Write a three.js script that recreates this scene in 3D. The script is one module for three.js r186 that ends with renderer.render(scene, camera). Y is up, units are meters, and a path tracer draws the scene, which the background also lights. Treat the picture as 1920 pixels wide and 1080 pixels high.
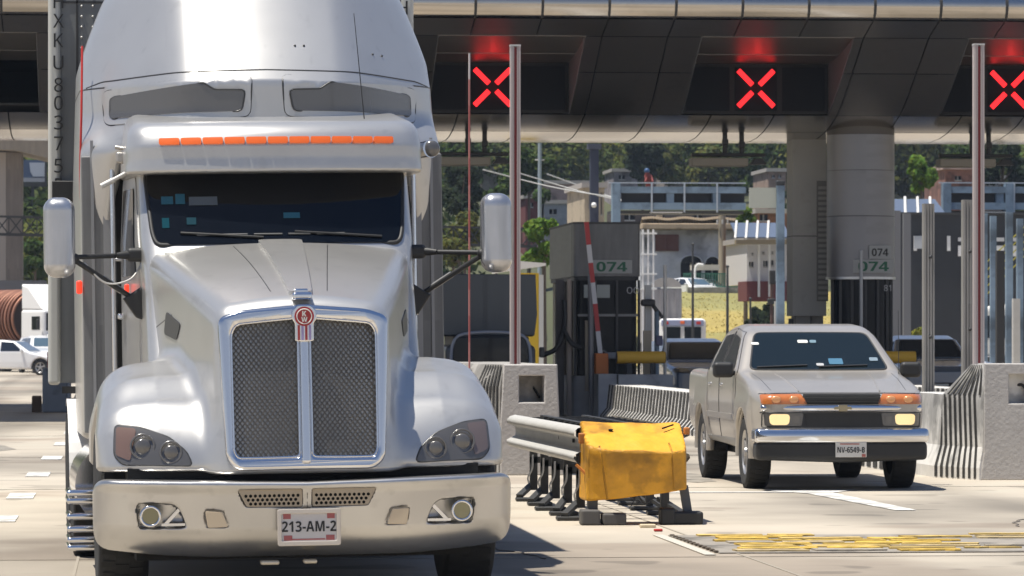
import * as THREE from 'three';
import { mergeGeometries, toCreasedNormals } from 'three/addons/utils/BufferGeometryUtils.js';
import { RoundedBoxGeometry } from 'three/addons/geometries/RoundedBoxGeometry.js';
import { TextGeometry } from 'three/addons/geometries/TextGeometry.js';
import { FontLoader } from 'three/addons/loaders/FontLoader.js';

// ---------- camera, sky, sun, exposure ----------
const scene = new THREE.Scene();
const YAW = 0.08852, FOC = 8000, EYE = 1.57, HORIZON = 632;      // long lens, turned 5 degrees right of the lanes
const camera = new THREE.PerspectiveCamera(2 * Math.atan(540 / FOC) * 180 / Math.PI, 1920 / 1080, 1, 6000);
camera.position.set(0, EYE, 0);
camera.rotation.y = -YAW;
camera.focus = 33; camera.userData.fStop = 11;
camera.setViewOffset(1920, 1080, 0, -(HORIZON - 540), 1920, 1080);
const sunDir = new THREE.Vector3(-0.27, 0.95, 0.07).normalize();
// one clear daytime sky: deep blue overhead, pale and hazy towards the horizon, brighter round the sun
const SW = 512, SH = 256, skyData = new Float32Array(SW * SH * 4);
for (let j = 0; j < SH; j++) for (let i = 0; i < SW; i++) {
  const el = ((j + .5) / SH - .5) * Math.PI, az = ((i + .5) / SW - .5) * 2 * Math.PI, y = Math.sin(el), up = Math.max(0, y);
  const dx = Math.cos(el) * Math.cos(az), dz = Math.cos(el) * Math.sin(az), cs = Math.max(0, dx * sunDir.x + y * sunDir.y + dz * sunDir.z);
  const t = Math.pow(1 - up, 3.2), glow = .22 * Math.pow(cs, 8) + .5 * Math.pow(cs, 60), o = 4 * (i + SW * j);
  const low = (y < 0 ? .55 : 1) * .74;
  skyData[o] = (.075 + .52 * t + glow) * low; skyData[o + 1] = (.155 + .49 * t + glow * .97) * low; skyData[o + 2] = (.36 + .36 * t + glow * .9) * low; skyData[o + 3] = 1;
}
const skyMap = new THREE.DataTexture(skyData, SW, SH, THREE.RGBAFormat, THREE.FloatType);
skyMap.mapping = THREE.EquirectangularReflectionMapping; skyMap.magFilter = skyMap.minFilter = THREE.LinearFilter; skyMap.wrapS = THREE.RepeatWrapping; skyMap.needsUpdate = true;
scene.background = skyMap; scene.environment = skyMap;
const sun = new THREE.DirectionalLight(new THREE.Color(1, 0.95, 0.86), 5);
sun.position.copy(sunDir).multiplyScalar(150).add(new THREE.Vector3(6, 0, -60));
sun.target.position.set(6, 0, -60); sun.castShadow = true;
Object.assign(sun.shadow.camera, { left: -90, right: 90, top: 120, bottom: -90, near: 1, far: 400 });
sun.shadow.mapSize.set(4096, 4096);
scene.add(sun, sun.target);
scene.fog = new THREE.FogExp2(new THREE.Color(0.62, 0.74, 0.92), 0.00017);
const renderer = new THREE.WebGLRenderer({ antialias: true });
renderer.setSize(1920, 1080);
renderer.toneMapping = THREE.LinearToneMapping;
renderer.toneMappingExposure = 1.42;
renderer.shadowMap.enabled = true;

// ---------- helpers ----------
let seed = 7;
const rnd = () => { seed = (seed * 1664525 + 1013904223) >>> 0; return seed / 4294967296; };
const rr = (a, b) => a + (b - a) * rnd();
const lerp = (a, b, t) => a + (b - a) * t, clamp = (v, a = 0, b = 1) => Math.min(b, Math.max(a, v));
const sstep = (a, b, x) => { const t = clamp((x - a) / (b - a)); return t * t * (3 - 2 * t); };
const V = (x, y, z) => new THREE.Vector3(x, y, z);
const used = {};
function numbered(n) { used[n] = (used[n] ?? -1) + 1; return used[n] ? n + '_' + String(used[n]).padStart(3, '0') : n; }
function thing(name, label, category, [x, y, z] = [0, 0, 0], turn = 0, group) {
  const o = new THREE.Group(); o.name = numbered(name); o.position.set(x, y, z); o.rotation.y = turn;
  o.userData = { label, category }; if (group) o.userData.group = group;
  scene.add(o); return o;
}
function part(name, geo, mat, parent = scene, label) {
  const g = Array.isArray(geo) ? merge(geo) : geo;
  const m = new THREE.Mesh(g, mat); m.name = name; m.castShadow = m.receiveShadow = true;
  if (label) m.userData.label = label;
  parent.add(m); return m;
}
function solo(name, label, category, geo, mat, group) {
  const m = part(numbered(name), geo, mat); m.userData = { label, category }; if (group) m.userData.group = group; return m;
}
function struct(name, geo, mat, parent = scene) { const m = part(parent === scene ? numbered(name) : name, geo, mat, parent); if (parent === scene) m.userData.kind = 'structure'; return m; }
function copyOf(root, label, [x, y, z], turn = root.rotation.y) {
  const c = root.clone(); c.name = numbered(root.name.replace(/_\d{3}$/, '')); c.userData = { ...root.userData, label }; c.position.set(x, y, z); c.rotation.y = turn; scene.add(c); return c;
}
function merge(list) {
  return mergeGeometries(list.map(g => {
    let q = g.index ? g.toNonIndexed() : g;
    for (const k of Object.keys(q.attributes)) if (!['position', 'normal', 'uv'].includes(k)) q.deleteAttribute(k);
    if (!q.attributes.normal) q.computeVertexNormals();
    if (!q.attributes.uv) q.setAttribute('uv', new THREE.Float32BufferAttribute(new Float32Array(q.attributes.position.count * 2), 2));
    return q;
  }));
}
function uvBox(g, s = 1) {       // uv in metres by the dominant normal
  const q = g.index ? g.toNonIndexed() : g, p = q.attributes.position, n = q.attributes.normal, uv = new Float32Array(p.count * 2);
  for (let i = 0; i < p.count; i++) {
    const ax = Math.abs(n.getX(i)), ay = Math.abs(n.getY(i)), az = Math.abs(n.getZ(i));
    const [u, v] = ay > ax && ay > az ? [p.getX(i), p.getZ(i)] : ax > az ? [p.getZ(i), p.getY(i)] : [p.getX(i), p.getY(i)];
    uv[2 * i] = u / s; uv[2 * i + 1] = v / s;
  }
  q.setAttribute('uv', new THREE.BufferAttribute(uv, 2)); return q;
}
const at = (px, py, d) => {       // a bearing and a depth, in metres from the eye
  const r = (px - 960) / FOC * d, s = Math.sin(YAW), c = Math.cos(YAW);
  return [d * s + r * c, EYE + (HORIZON - py) / FOC * d, -d * c + r * s];
};
const box = (w, h, d, x = 0, y = 0, z = 0) => uvBox(new THREE.BoxGeometry(w, h, d).translate(x, y, z));
const span = (x0, x1, y0, y1, z0, z1) => box(Math.abs(x1 - x0), Math.abs(y1 - y0), Math.abs(z1 - z0), (x0 + x1) / 2, (y0 + y1) / 2, (z0 + z1) / 2);
const rbox = (w, h, d, r, x = 0, y = 0, z = 0, seg = 3) => uvBox(new RoundedBoxGeometry(w, h, d, seg, r).translate(x, y, z));
function rod(a, b, r, r2 = r, seg = 10) {
  const A = V(...a), B = V(...b), L = A.distanceTo(B), g = new THREE.CylinderGeometry(r2, r, L, seg);
  g.translate(0, L / 2, 0).applyQuaternion(new THREE.Quaternion().setFromUnitVectors(V(0, 1, 0), B.clone().sub(A).normalize())).translate(...a); return g;
}
const bar = (a, b, w, h) => {      // a rectangular bar from a to b
  const A = V(...a), B = V(...b), L = A.distanceTo(B), g = new THREE.BoxGeometry(w, h, L);
  const m = new THREE.Matrix4().lookAt(A, B, Math.abs(B.y - A.y) > 0.95 * L ? V(0, 0, 1) : V(0, 1, 0));
  g.applyMatrix4(m).translate((A.x + B.x) / 2, (A.y + B.y) / 2, (A.z + B.z) / 2); return g;
};
const tube = (pts, r, n = 24, seg = 8) => new THREE.TubeGeometry(new THREE.CatmullRomCurve3(pts.map(p => V(...p))), n, r, seg);
const mx = g => { const q = g.clone().scale(-1, 1, 1); if (q.index) { const a = q.index.array; for (let i = 0; i < a.length; i += 3) [a[i], a[i + 1]] = [a[i + 1], a[i]]; } else for (const k of Object.keys(q.attributes)) { const t = q.attributes[k], s = t.itemSize; for (let i = 0; i < t.count; i += 3) for (let j = 0; j < s; j++) { const v = t.array[i * s + j]; t.array[i * s + j] = t.array[(i + 1) * s + j]; t.array[(i + 1) * s + j] = v; } } return q; };
function roundPoly(pts, r, n = 5) {
  const out = [];
  pts.forEach((p, i) => {
    const a = pts[(i + pts.length - 1) % pts.length], b = pts[(i + 1) % pts.length];
    const la = Math.hypot(a[0] - p[0], a[1] - p[1]), lb = Math.hypot(b[0] - p[0], b[1] - p[1]), q = Math.min(p[2] ?? r, la * .48, lb * .48);
    const s = [p[0] + (a[0] - p[0]) / la * q, p[1] + (a[1] - p[1]) / la * q], e = [p[0] + (b[0] - p[0]) / lb * q, p[1] + (b[1] - p[1]) / lb * q];
    for (let k = 0; k <= n; k++) { const t = k / n; out.push([(1 - t) ** 2 * s[0] + 2 * t * (1 - t) * p[0] + t * t * e[0], (1 - t) ** 2 * s[1] + 2 * t * (1 - t) * p[1] + t * t * e[1]]); }
  });
  return out;
}
const shape = (pts, holes = []) => { const s = new THREE.Shape(pts.map(p => new THREE.Vector2(p[0], p[1]))); for (const h of holes) s.holes.push(new THREE.Path(h.map(p => new THREE.Vector2(p[0], p[1])))); return s; };
function ext(pts, depth, bevel = 0, holes = [], bs = 2) {
  return uvBox(new THREE.ExtrudeGeometry(shape(pts, holes), { depth: depth - 2 * bevel, bevelEnabled: bevel > 0, bevelSize: bevel, bevelOffset: -bevel, bevelThickness: bevel, bevelSegments: bs, curveSegments: 6 }).translate(0, 0, bevel));
}
// signed distances, smooth maximum, surface nets
const smax = (a, b, k) => { const h = Math.max(k - Math.abs(a - b), 0) / k; return Math.max(a, b) + h * h * k * .25; };
const smin = (a, b, k) => -smax(-a, -b, k);
function sdPoly(v, x, y) {
  let d = 1e9, s = 1;
  for (let i = 0, j = v.length - 1; i < v.length; j = i, i++) {
    const ex = v[j][0] - v[i][0], ey = v[j][1] - v[i][1], wx = x - v[i][0], wy = y - v[i][1], t = clamp((wx * ex + wy * ey) / (ex * ex + ey * ey));
    const bx = wx - ex * t, by = wy - ey * t; d = Math.min(d, bx * bx + by * by);
    const c1 = y >= v[i][1], c2 = y < v[j][1], c3 = ex * wy > ey * wx;
    if ((c1 && c2 && c3) || (!c1 && !c2 && !c3)) s = -s;
  }
  return s * Math.sqrt(d);
}
function grad(f, x, y, z, e = .004) {
  const gx = f(x + e, y, z) - f(x - e, y, z), gy = f(x, y + e, z) - f(x, y - e, z), gz = f(x, y, z + e) - f(x, y, z - e), l = Math.hypot(gx, gy, gz) || 1;
  return [gx / l, gy / l, gz / l, l / (2 * e)];
}
function surf(f, lo, hi, cell, e = .004) {
  const n = [0, 1, 2].map(i => Math.ceil((hi[i] - lo[i]) / cell) + 1), [nx, ny, nz] = n, val = new Float32Array(nx * ny * nz);
  const I = (i, j, k) => i + nx * (j + ny * k);
  for (let k = 0; k < nz; k++) for (let j = 0; j < ny; j++) for (let i = 0; i < nx; i++) val[I(i, j, k)] = f(lo[0] + i * cell, lo[1] + j * cell, lo[2] + k * cell);
  const id = new Int32Array(nx * ny * nz).fill(-1), pos = [], nor = [], idx = [];
  for (let k = 0; k < nz - 1; k++) for (let j = 0; j < ny - 1; j++) for (let i = 0; i < nx - 1; i++) {
    let sx = 0, sy = 0, sz = 0, c = 0; const o = I(i, j, k), q = val[o];
    let neg = 0; for (let m = 0; m < 8; m++) neg += val[o + (m & 1) + (m & 2 ? nx : 0) + (m & 4 ? nx * ny : 0)] < 0 ? 1 : 0;
    if (neg === 0 || neg === 8) continue;
    for (let m = 0; m < 8; m++) for (let b = 0; b < 3; b++) {
      if (m & (1 << b)) continue; const m2 = m | (1 << b);
      const A = val[o + (m & 1) + (m & 2 ? nx : 0) + (m & 4 ? nx * ny : 0)], B = val[o + (m2 & 1) + (m2 & 2 ? nx : 0) + (m2 & 4 ? nx * ny : 0)];
      if ((A < 0) === (B < 0)) continue; const t = A / (A - B);
      sx += (m & 1) + (b === 0 ? t : 0); sy += ((m >> 1) & 1) + (b === 1 ? t : 0); sz += ((m >> 2) & 1) + (b === 2 ? t : 0); c++;
    }
    let x = lo[0] + (i + sx / c) * cell, y = lo[1] + (j + sy / c) * cell, z = lo[2] + (k + sz / c) * cell, g;
    for (let m = 0; m < 2; m++) { g = grad(f, x, y, z, e); const d = clamp(f(x, y, z) / Math.max(g[3], .3), -cell * .5, cell * .5); x -= g[0] * d; y -= g[1] * d; z -= g[2] * d; }
    g = grad(f, x, y, z, e);
    id[o] = pos.length / 3; pos.push(x, y, z); nor.push(g[0], g[1], g[2]);
  }
  const quad = (a, b, c, d, flip) => { if (a < 0 || b < 0 || c < 0 || d < 0) return; flip ? idx.push(a, c, b, a, d, c) : idx.push(a, b, c, a, c, d); };
  const sx = 1, sy = nx, sz = nx * ny;
  for (let k = 1; k < nz - 1; k++) for (let j = 1; j < ny - 1; j++) for (let i = 1; i < nx - 1; i++) {
    const o = I(i, j, k), a = val[o] < 0;
    if (a !== val[o + sx] < 0) quad(id[o - sy - sz], id[o - sz], id[o], id[o - sy], !a);
    if (a !== val[o + sy] < 0) quad(id[o - sx - sz], id[o - sx], id[o], id[o - sz], !a);
    if (a !== val[o + sz] < 0) quad(id[o - sx - sy], id[o - sy], id[o], id[o - sx], !a);
  }
  const g = new THREE.BufferGeometry();
  g.setAttribute('position', new THREE.Float32BufferAttribute(pos, 3)); g.setAttribute('normal', new THREE.Float32BufferAttribute(nor, 3));
  g.setAttribute('uv', new THREE.Float32BufferAttribute(new Float32Array(pos.length / 3 * 2), 2)); g.setIndex(idx);
  return uvBox(g);
}
// a panel cut to an outline and laid on a surface: dir F front (x,y), L / R sides (z,y), T top (x,z)
function land(f, dir, a, b) {
  let p = dir === 'F' ? [a, b, 1.5] : dir === 'B' ? [a, b, -9] : dir === 'L' ? [-2.2, b, a] : dir === 'R' ? [2.2, b, a] : [a, 4.6, b];
  const v = dir === 'F' ? [0, 0, -1] : dir === 'B' ? [0, 0, 1] : dir === 'L' ? [1, 0, 0] : dir === 'R' ? [-1, 0, 0] : [0, -1, 0];
  for (let i = 0; i < 160; i++) { const d = f(...p); if (Math.abs(d) < 5e-5) break; const s = d * .8; p = [p[0] + v[0] * s, p[1] + v[1] * s, p[2] + v[2] * s]; if (Math.abs(p[0]) > 12 || Math.abs(p[1]) > 12 || Math.abs(p[2]) > 14) return null; }
  return p;
}
function patch(f, dir, outline, off = .004, cell = .06, thick = .012, holes = [], e = .004) {
  const sg = new THREE.ShapeGeometry(shape(outline, holes), 1), P = []; for (let i = 0; i < sg.attributes.position.count; i++) P.push([sg.attributes.position.getX(i), sg.attributes.position.getY(i)]);
  let T = []; const ia = sg.index.array; for (let i = 0; i < ia.length; i += 3) T.push([ia[i], ia[i + 1], ia[i + 2]]);
  for (let it = 0; it < 7; it++) {
    const mid = new Map(), N = []; let any = false;
    const M = (a, b) => { if (Math.hypot(P[a][0] - P[b][0], P[a][1] - P[b][1]) <= cell) return -1; const k = a < b ? a * 1e6 + b : b * 1e6 + a; if (!mid.has(k)) { mid.set(k, P.length); P.push([(P[a][0] + P[b][0]) / 2, (P[a][1] + P[b][1]) / 2]); } any = true; return mid.get(k); };
    for (const [a, b, c] of T) {
      const ab = M(a, b), bc = M(b, c), ca = M(c, a), n = (ab >= 0) + (bc >= 0) + (ca >= 0);
      if (!n) N.push([a, b, c]);
      else if (n === 3) N.push([a, ab, ca], [ab, b, bc], [ca, bc, c], [ab, bc, ca]);
      else { let [x, y, z, xy, yz, zx] = [a, b, c, ab, bc, ca]; for (let r = 0; r < 3 && !(n === 1 ? xy >= 0 : zx < 0); r++) [x, y, z, xy, yz, zx] = [y, z, x, yz, zx, xy];
        n === 1 ? N.push([x, xy, z], [xy, y, z]) : N.push([xy, y, yz], [x, xy, yz], [x, yz, z]); }
    }
    T = N; if (!any) break;
  }
  const Q = P.map(p => land(f, dir, p[0], p[1])), G = Q.map(q => q ? grad(f, ...q, e) : null), ed = new Map(), pos = [], nor = [];
  const flip = dir === 'R' || dir === 'T' || dir === 'B';
  const put = (i, o) => { const q = Q[i], g = G[i]; pos.push(q[0] + g[0] * o, q[1] + g[1] * o, q[2] + g[2] * o); nor.push(g[0], g[1], g[2]); };
  for (let t of T) { if (t.some(i => !Q[i])) continue; if (flip) t = [t[0], t[2], t[1]]; t.forEach(i => put(i, off)); for (let k = 0; k < 3; k++) { const a = t[k], b = t[(k + 1) % 3], key = a < b ? a + '_' + b : b + '_' + a; ed.has(key) ? ed.set(key, null) : ed.set(key, [a, b]); } }
  const g = new THREE.BufferGeometry();
  if (thick) for (const w of ed.values()) { if (!w) continue; const [a, b] = w, n0 = pos.length; put(a, off); put(a, off - thick); put(b, off - thick); put(a, off); put(b, off - thick); put(b, off);
    const A = V(...pos.slice(n0, n0 + 3)), B = V(...pos.slice(n0 + 3, n0 + 6)), C = V(...pos.slice(n0 + 6, n0 + 9)), m = B.sub(A).cross(C.sub(A)).normalize(); for (let k = 0; k < 6; k++) { nor[n0 + 3 * k] = m.x; nor[n0 + 3 * k + 1] = m.y; nor[n0 + 3 * k + 2] = m.z; } }
  g.setAttribute('position', new THREE.Float32BufferAttribute(pos, 3)); g.setAttribute('normal', new THREE.Float32BufferAttribute(nor, 3));
  return uvBox(g);
}
function seam(f, dir, pts, r = .005, off = -.002) {   // a dark joint or moulding laid along a surface
  const out = []; for (let i = 0; i < pts.length - 1; i++) { const L = Math.hypot(pts[i + 1][0] - pts[i][0], pts[i + 1][1] - pts[i][1]), n = Math.max(1, Math.ceil(L / .07)); for (let k = (i ? 1 : 0); k <= n; k++) out.push([lerp(pts[i][0], pts[i + 1][0], k / n), lerp(pts[i][1], pts[i + 1][1], k / n)]); }
  const q = out.map(p => { const w = land(f, dir, ...p); if (!w) return null; const g = grad(f, ...w); return [w[0] + g[0] * off, w[1] + g[1] * off, w[2] + g[2] * off]; }).filter(Boolean);
  return tube(q, r, q.length * 2, 6);
}
// ---------- textures ----------
function pnoise(seedN) { let s = seedN; const N = 64, t = new Float32Array(N * N); for (let i = 0; i < N * N; i++) { s = (s * 1664525 + 1013904223) >>> 0; t[i] = s / 4294967296; } 
  return (x, y, per) => { const xi = Math.floor(x), yi = Math.floor(y), fx = x - xi, fy = y - yi, u = fx * fx * (3 - 2 * fx), v = fy * fy * (3 - 2 * fy), m = (a) => ((a % per) + per) % per, T = (a, b) => t[(m(a) % N) + N * (m(b) % N)]; return lerp(lerp(T(xi, yi), T(xi + 1, yi), u), lerp(T(xi, yi + 1), T(xi + 1, yi + 1), u), v); }; }
function fbm(n, x, y, per, oct) { let a = .5, s = 0, w = 0; for (let o = 0; o < oct; o++) { s += a * n(x * per, y * per, per); w += a; a *= .55; per *= 2; } return s / w; }
function tex(size, fn, srgb = true) {
  const d = new Uint8Array(size * size * 4);
  for (let j = 0; j < size; j++) for (let i = 0; i < size; i++) { const c = fn(i / size, j / size), o = 4 * (i + size * j); for (let k = 0; k < 3; k++) d[o + k] = 255 * clamp(Array.isArray(c) ? c[k] : c); d[o + 3] = 255; }
  const t = new THREE.DataTexture(d, size, size); t.wrapS = t.wrapT = THREE.RepeatWrapping; t.magFilter = THREE.LinearFilter; t.minFilter = THREE.LinearMipmapLinearFilter; t.generateMipmaps = true; if (srgb) t.colorSpace = THREE.SRGBColorSpace; t.needsUpdate = true; return t;
}
const rep = (t, s) => { const c = t.clone(); c.repeat.set(s, s); c.needsUpdate = true; return c; };
const n1 = pnoise(11), n2 = pnoise(29), n3 = pnoise(53);
const grime = tex(512, (u, v) => { const a = fbm(n1, u, v, 4, 6), b = fbm(n2, u, v, 16, 4), s = sstep(.62, .75, fbm(n3, u, v, 5, 5)); return .96 - .22 * sstep(.35, .7, a) - .1 * (b - .5) - .14 * s; });
const grain = tex(512, (u, v) => fbm(n2, u, v, 32, 4), false);
const slabs = tex(1024, (u, v) => { const a = fbm(n1, u, v, 3, 7), b = fbm(n3, u, v, 32, 3), s = sstep(.6, .72, fbm(n2, u, v, 6, 5)), sp = sstep(.74, .8, fbm(n1, u, v, 40, 2)); const k = 1 - .2 * sstep(.35, .68, a) + .08 * (b - .5) - .1 * s - .12 * sp; return [k, k * (.985 - .02 * s), k * (.965 - .03 * s)]; });
const dust = tex(512, (u, v) => { const a = fbm(n3, u, v, 3, 6), b = fbm(n1, u, v, 24, 3); return .30 + .28 * a + .12 * b; }, false);
const streak = tex(512, (u, v) => { const a = fbm((x, y, p) => n1(x * 4, y * .5, p), u, v, 8, 4), b = fbm(n2, u, v, 6, 5); return 1 - .16 * a - .12 * b; });
const soft = tex(512, (u, v) => .985 - .06 * fbm(n1, u, v, 5, 5) - .03 * sstep(.66, .8, fbm(n3, u, v, 20, 3)));
const softR = tex(512, (u, v) => .84 + .16 * fbm(n3, u, v, 4, 5), false);
const C3 = (r, g, b) => new THREE.Color().setRGB(r, g, b);
const M = (c, rough = .8, metal = 0, o = {}) => new THREE.MeshStandardMaterial({ color: Array.isArray(c) ? C3(...c) : C3(c, c, c), roughness: rough, metalness: metal, ...o });
const MP = (c, rough, metal, o = {}) => new THREE.MeshPhysicalMaterial({ color: Array.isArray(c) ? C3(...c) : C3(c, c, c), roughness: rough, metalness: metal, ...o });
const mat = {
  concrete: M([.40, .38, .345], .92, 0, { map: rep(grime, .4), bumpMap: grain, bumpScale: .004 }),
  concreteC: M([.50, .475, .445], .92, 0, { map: rep(soft, .8), bumpMap: grain, bumpScale: .004 }),
  concreteB: M([.34, .345, .35], .92, 0, { map: rep(grime, .3), bumpMap: grain, bumpScale: .004 }),
  stripe: M([.035, .033, .03], .9, 0, { map: rep(grime, .8) }),
  whitePaint: M([.72, .70, .66], .7, 0, { map: rep(grime, .7) }),
  silver: MP([.555, .545, .525], .35, .64, { clearcoat: .45, clearcoatRoughness: .18, roughnessMap: rep(softR, .5), map: rep(soft, .5) }),
  pickupPaint: MP([.49, .45, .395], .36, .45, { clearcoat: .6, clearcoatRoughness: .12, map: rep(soft, .6) }),
  mirrorShell: MP([.66, .66, .67], .27, .8, { clearcoat: .5, map: rep(streak, .5) }),
  chrome: M([.68, .68, .69], .10, 1),
  bumper: M([.56, .55, .535], .32, .92, { roughnessMap: rep(softR, .5), map: rep(soft, .7) }),
  black: M(.018, .55), rubber: M(.022, .85, 0, { bumpMap: grain, bumpScale: .003 }), navyGlass: MP([.012, .016, .024], .06, 0, { clearcoat: .8 }), darkTrim: M(.03, .4), void: M(.006, .9),
  glass: MP([.003, .004, .006], .06, 0, { clearcoat: .25, clearcoatRoughness: .03, specularIntensity: .4 }),
  glassB: MP([.008, .010, .012], .3, 0, { specularIntensity: .12 }), glassC: MP([.07, .11, .14], .08, 0, { clearcoat: 1 }),
  lamp: MP([.115, .11, .105], .22, .3, { clearcoat: 1, clearcoatRoughness: .05 }),
  lampDark: MP([.105, .10, .095], .22, .25, { clearcoat: 1, clearcoatRoughness: .15 }),
  amber: MP([.70, .12, .008], .28, 0, { clearcoat: 1 }),
  amberClear: MP([.46, .14, .03], .25, 0, { clearcoat: 1 }),
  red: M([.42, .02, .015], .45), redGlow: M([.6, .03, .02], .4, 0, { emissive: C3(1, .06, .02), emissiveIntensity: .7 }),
  led: M([.6, .02, .02], .5, 0, { emissive: C3(1, .02, .025), emissiveIntensity: 2.2 }), ledBase: M([.3, .01, .012], .5, 0, { emissive: C3(1, .01, .015), emissiveIntensity: .75 }),
  ledDim: M([.12, .012, .012], .6),
  headGlow: M([.5, .42, .25], .3, 0, { emissive: C3(1, .72, .32), emissiveIntensity: .62 }),
  galv: M([.60, .585, .55], .55, .3, { map: rep(soft, 1.2) }),
  steelPost: M([.42, .40, .37], .5, .35, { map: rep(streak, .5) }),
  darkSteel: M([.05, .05, .05], .6, .4),
  yellowCover: M([.82, .395, .02], .55, 0, { map: rep(grime, .8), bumpMap: rep(grain, .5), bumpScale: .006 }),
  yellow: M([.62, .36, .03], .6), yellowLine: M([.70, .46, .08], .8, 0, { map: rep(grime, 1.4) }),
  orange: M([.55, .16, .03], .6),
  hull: M([.50, .475, .44], .22, 1, { roughnessMap: rep(dust, .12), map: rep(streak, .12) }),
  cladding: M([.23, .23, .238], .42, .55, { map: rep(soft, .2) }),
  boothMetal: M([.17, .17, .17], .42, .6, { map: rep(streak, .4) }),
  blueSteel: M([.20, .28, .36], .6, 0, { map: rep(grime, .3) }),
  trailer: M([.25, .26, .255], .6, 0, { map: rep(streak, .4) }),
  white: M([.74, .73, .71], .55), whiteCar: MP([.78, .78, .78], .3, 0, { clearcoat: 1 }),
  navyCar: MP([.10, .15, .24], .25, .2, { clearcoat: 1 }),
  greyCar: MP([.16, .165, .17], .3, .4, { clearcoat: 1 }), darkTruck: MP([.036, .041, .046], .5, .1, { clearcoat: .3 }),
  copper: M([.24, .11, .07], .5, .5), rim: M([.45, .44, .43], .35, .8),
  bark: M([.10, .075, .055], .95), brick: M([.30, .15, .12], .95, 0, { map: rep(grime, .4) }), pink: M([.42, .30, .27], .9, 0, { map: rep(grime, .25) }),
  cream: M([.46, .38, .27], .9, 0, { map: rep(grime, .25) }), plaster: M([.76, .75, .77], .9, 0, { map: rep(grime, .15) }), maroon: M([.14, .035, .035], .8),
  roofTile: M([.50, .38, .25], .9, 0, { map: rep(grime, .5) }), darkWin: MP([.009, .010, .012], .25, 0, { specularIntensity: .3 }),
  grass: M([.42, .31, .06], .95, 0, { map: rep(grime, .12) }), greenFence: M([.03, .14, .09], .7), signWhite: M([.66, .66, .62], .5), green: M([.01, .10, .05], .6), ink: M(.015, .6),
};
const leafMat = (r, g, b) => new THREE.MeshPhysicalMaterial({ color: C3(1, 1, 1), vertexColors: true, roughness: .85, transmission: .3, thickness: 0, side: THREE.DoubleSide, userData: { c: [r, g, b] } });
const font = await new FontLoader().loadAsync('fonts/droid/droid_sans_bold.typeface.json'), fontThin = await new FontLoader().loadAsync('fonts/droid/droid_sans_regular.typeface.json');
function text(s, size, depth = .006, f = font, sx = 1) { const g = new TextGeometry(s, { font: f, size, depth, curveSegments: 4, bevelEnabled: false }); g.computeBoundingBox(); const b = g.boundingBox; return g.translate(-(b.min.x + b.max.x) / 2, -(b.min.y + b.max.y) / 2, 0).scale(sx, 1, 1); }
// a wheel lying with its axle along x, outer face towards sign s
function wheel(parent, x, y, z, r, w, s, rimR = .6, spokes = 5, rimM = mat.rim) {
  const W = new THREE.Group(); W.name = 'wheel'; W.position.set(x, y, z); parent.add(W);
  const h = w / 2, pr = [[r * rimR, -h * .85], [r * .86, -h], [r * .95, -h * .92], [r * .995, -h * .6], [r, 0], [r * .995, h * .6], [r * .95, h * .92], [r * .86, h], [r * rimR, h * .85]].map(p => new THREE.Vector2(...p));
  const tread = []; for (let i = 0; i < 36; i++) { const a = i / 36 * Math.PI * 2; for (const q of [-.55, -.05, .45]) tread.push(new THREE.BoxGeometry(w * .26, .004, r * .09).translate(w * q * .55, r + .001, 0).applyMatrix4(new THREE.Matrix4().makeRotationX(a + q * .1))); }
  part('tyre', [new THREE.LatheGeometry(pr, 32).rotateZ(Math.PI / 2), ...tread], mat.rubber, W);
  const R = r * rimR, rim = [new THREE.LatheGeometry([[R * 1.03, h * .86], [R * .95, h * .8], [R * .86, h * .3], [R * .2, h * .25]].map(p => new THREE.Vector2(...p)), 28).rotateZ(-Math.PI / 2)];
  for (let i = 0; i < spokes; i++) rim.push(new THREE.BoxGeometry(.03, R * .82, R * .26).translate(h * .62, R * .5, 0).applyMatrix4(new THREE.Matrix4().makeRotationX(i / spokes * Math.PI * 2)));
  rim.push(new THREE.CylinderGeometry(R * .22, R * .26, .05, 16).rotateZ(-Math.PI / 2).translate(h * .7, 0, 0));
  part('rim', s > 0 ? merge(rim) : mx(merge(rim)), rimM, W); part('brake_disc', new THREE.CylinderGeometry(R * .84, R * .84, .03, 20).rotateZ(Math.PI / 2).translate(s * h * .15, 0, 0), mat.darkSteel, W);
  return W;
}
// ---------- the ground ----------
const bank = x => sstep(21.5, 26, x);
function terrain(x, z) {
  const d = -z, k = bank(x), a = [[0, 0], [198, 0], [206, 1.6 * k], [233, 4.0 * k], [262, 3.4 + 1.4 * k], [350, 14], [500, 21], [700, 34], [1000, 62], [1500, 125], [2600, 210]];
  let h = 0; for (let i = 0; i < a.length - 1; i++) if (d >= a[i][0] && d <= a[i + 1][0]) { const t = (d - a[i][0]) / (a[i + 1][0] - a[i][0]); h = lerp(a[i][1], a[i + 1][1], t); }
  return h + (d > 420 ? (fbm(n1, x / 900 + 9, z / 900 + 9, 5, 4) - .5) * Math.min(70, (d - 420) * .06) : 0);
}
function grid(xs, zs, hf, cf) {
  const p = [], c = [], u = [], ix = [];
  for (const z of zs) for (const x of xs) { p.push(x, hf(x, z), z); u.push(x, z); if (cf) c.push(...cf(x, z)); }
  for (let j = 0; j < zs.length - 1; j++) for (let i = 0; i < xs.length - 1; i++) { const a = j * xs.length + i, b = a + 1, d = a + xs.length, e = d + 1; ix.push(a, b, d, b, e, d); }
  const g = new THREE.BufferGeometry(); g.setAttribute('position', new THREE.Float32BufferAttribute(p, 3)); g.setAttribute('uv', new THREE.Float32BufferAttribute(u, 2)); if (cf) g.setAttribute('color', new THREE.Float32BufferAttribute(c, 3)); g.setIndex(ix); g.computeVertexNormals(); return g;
}
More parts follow.
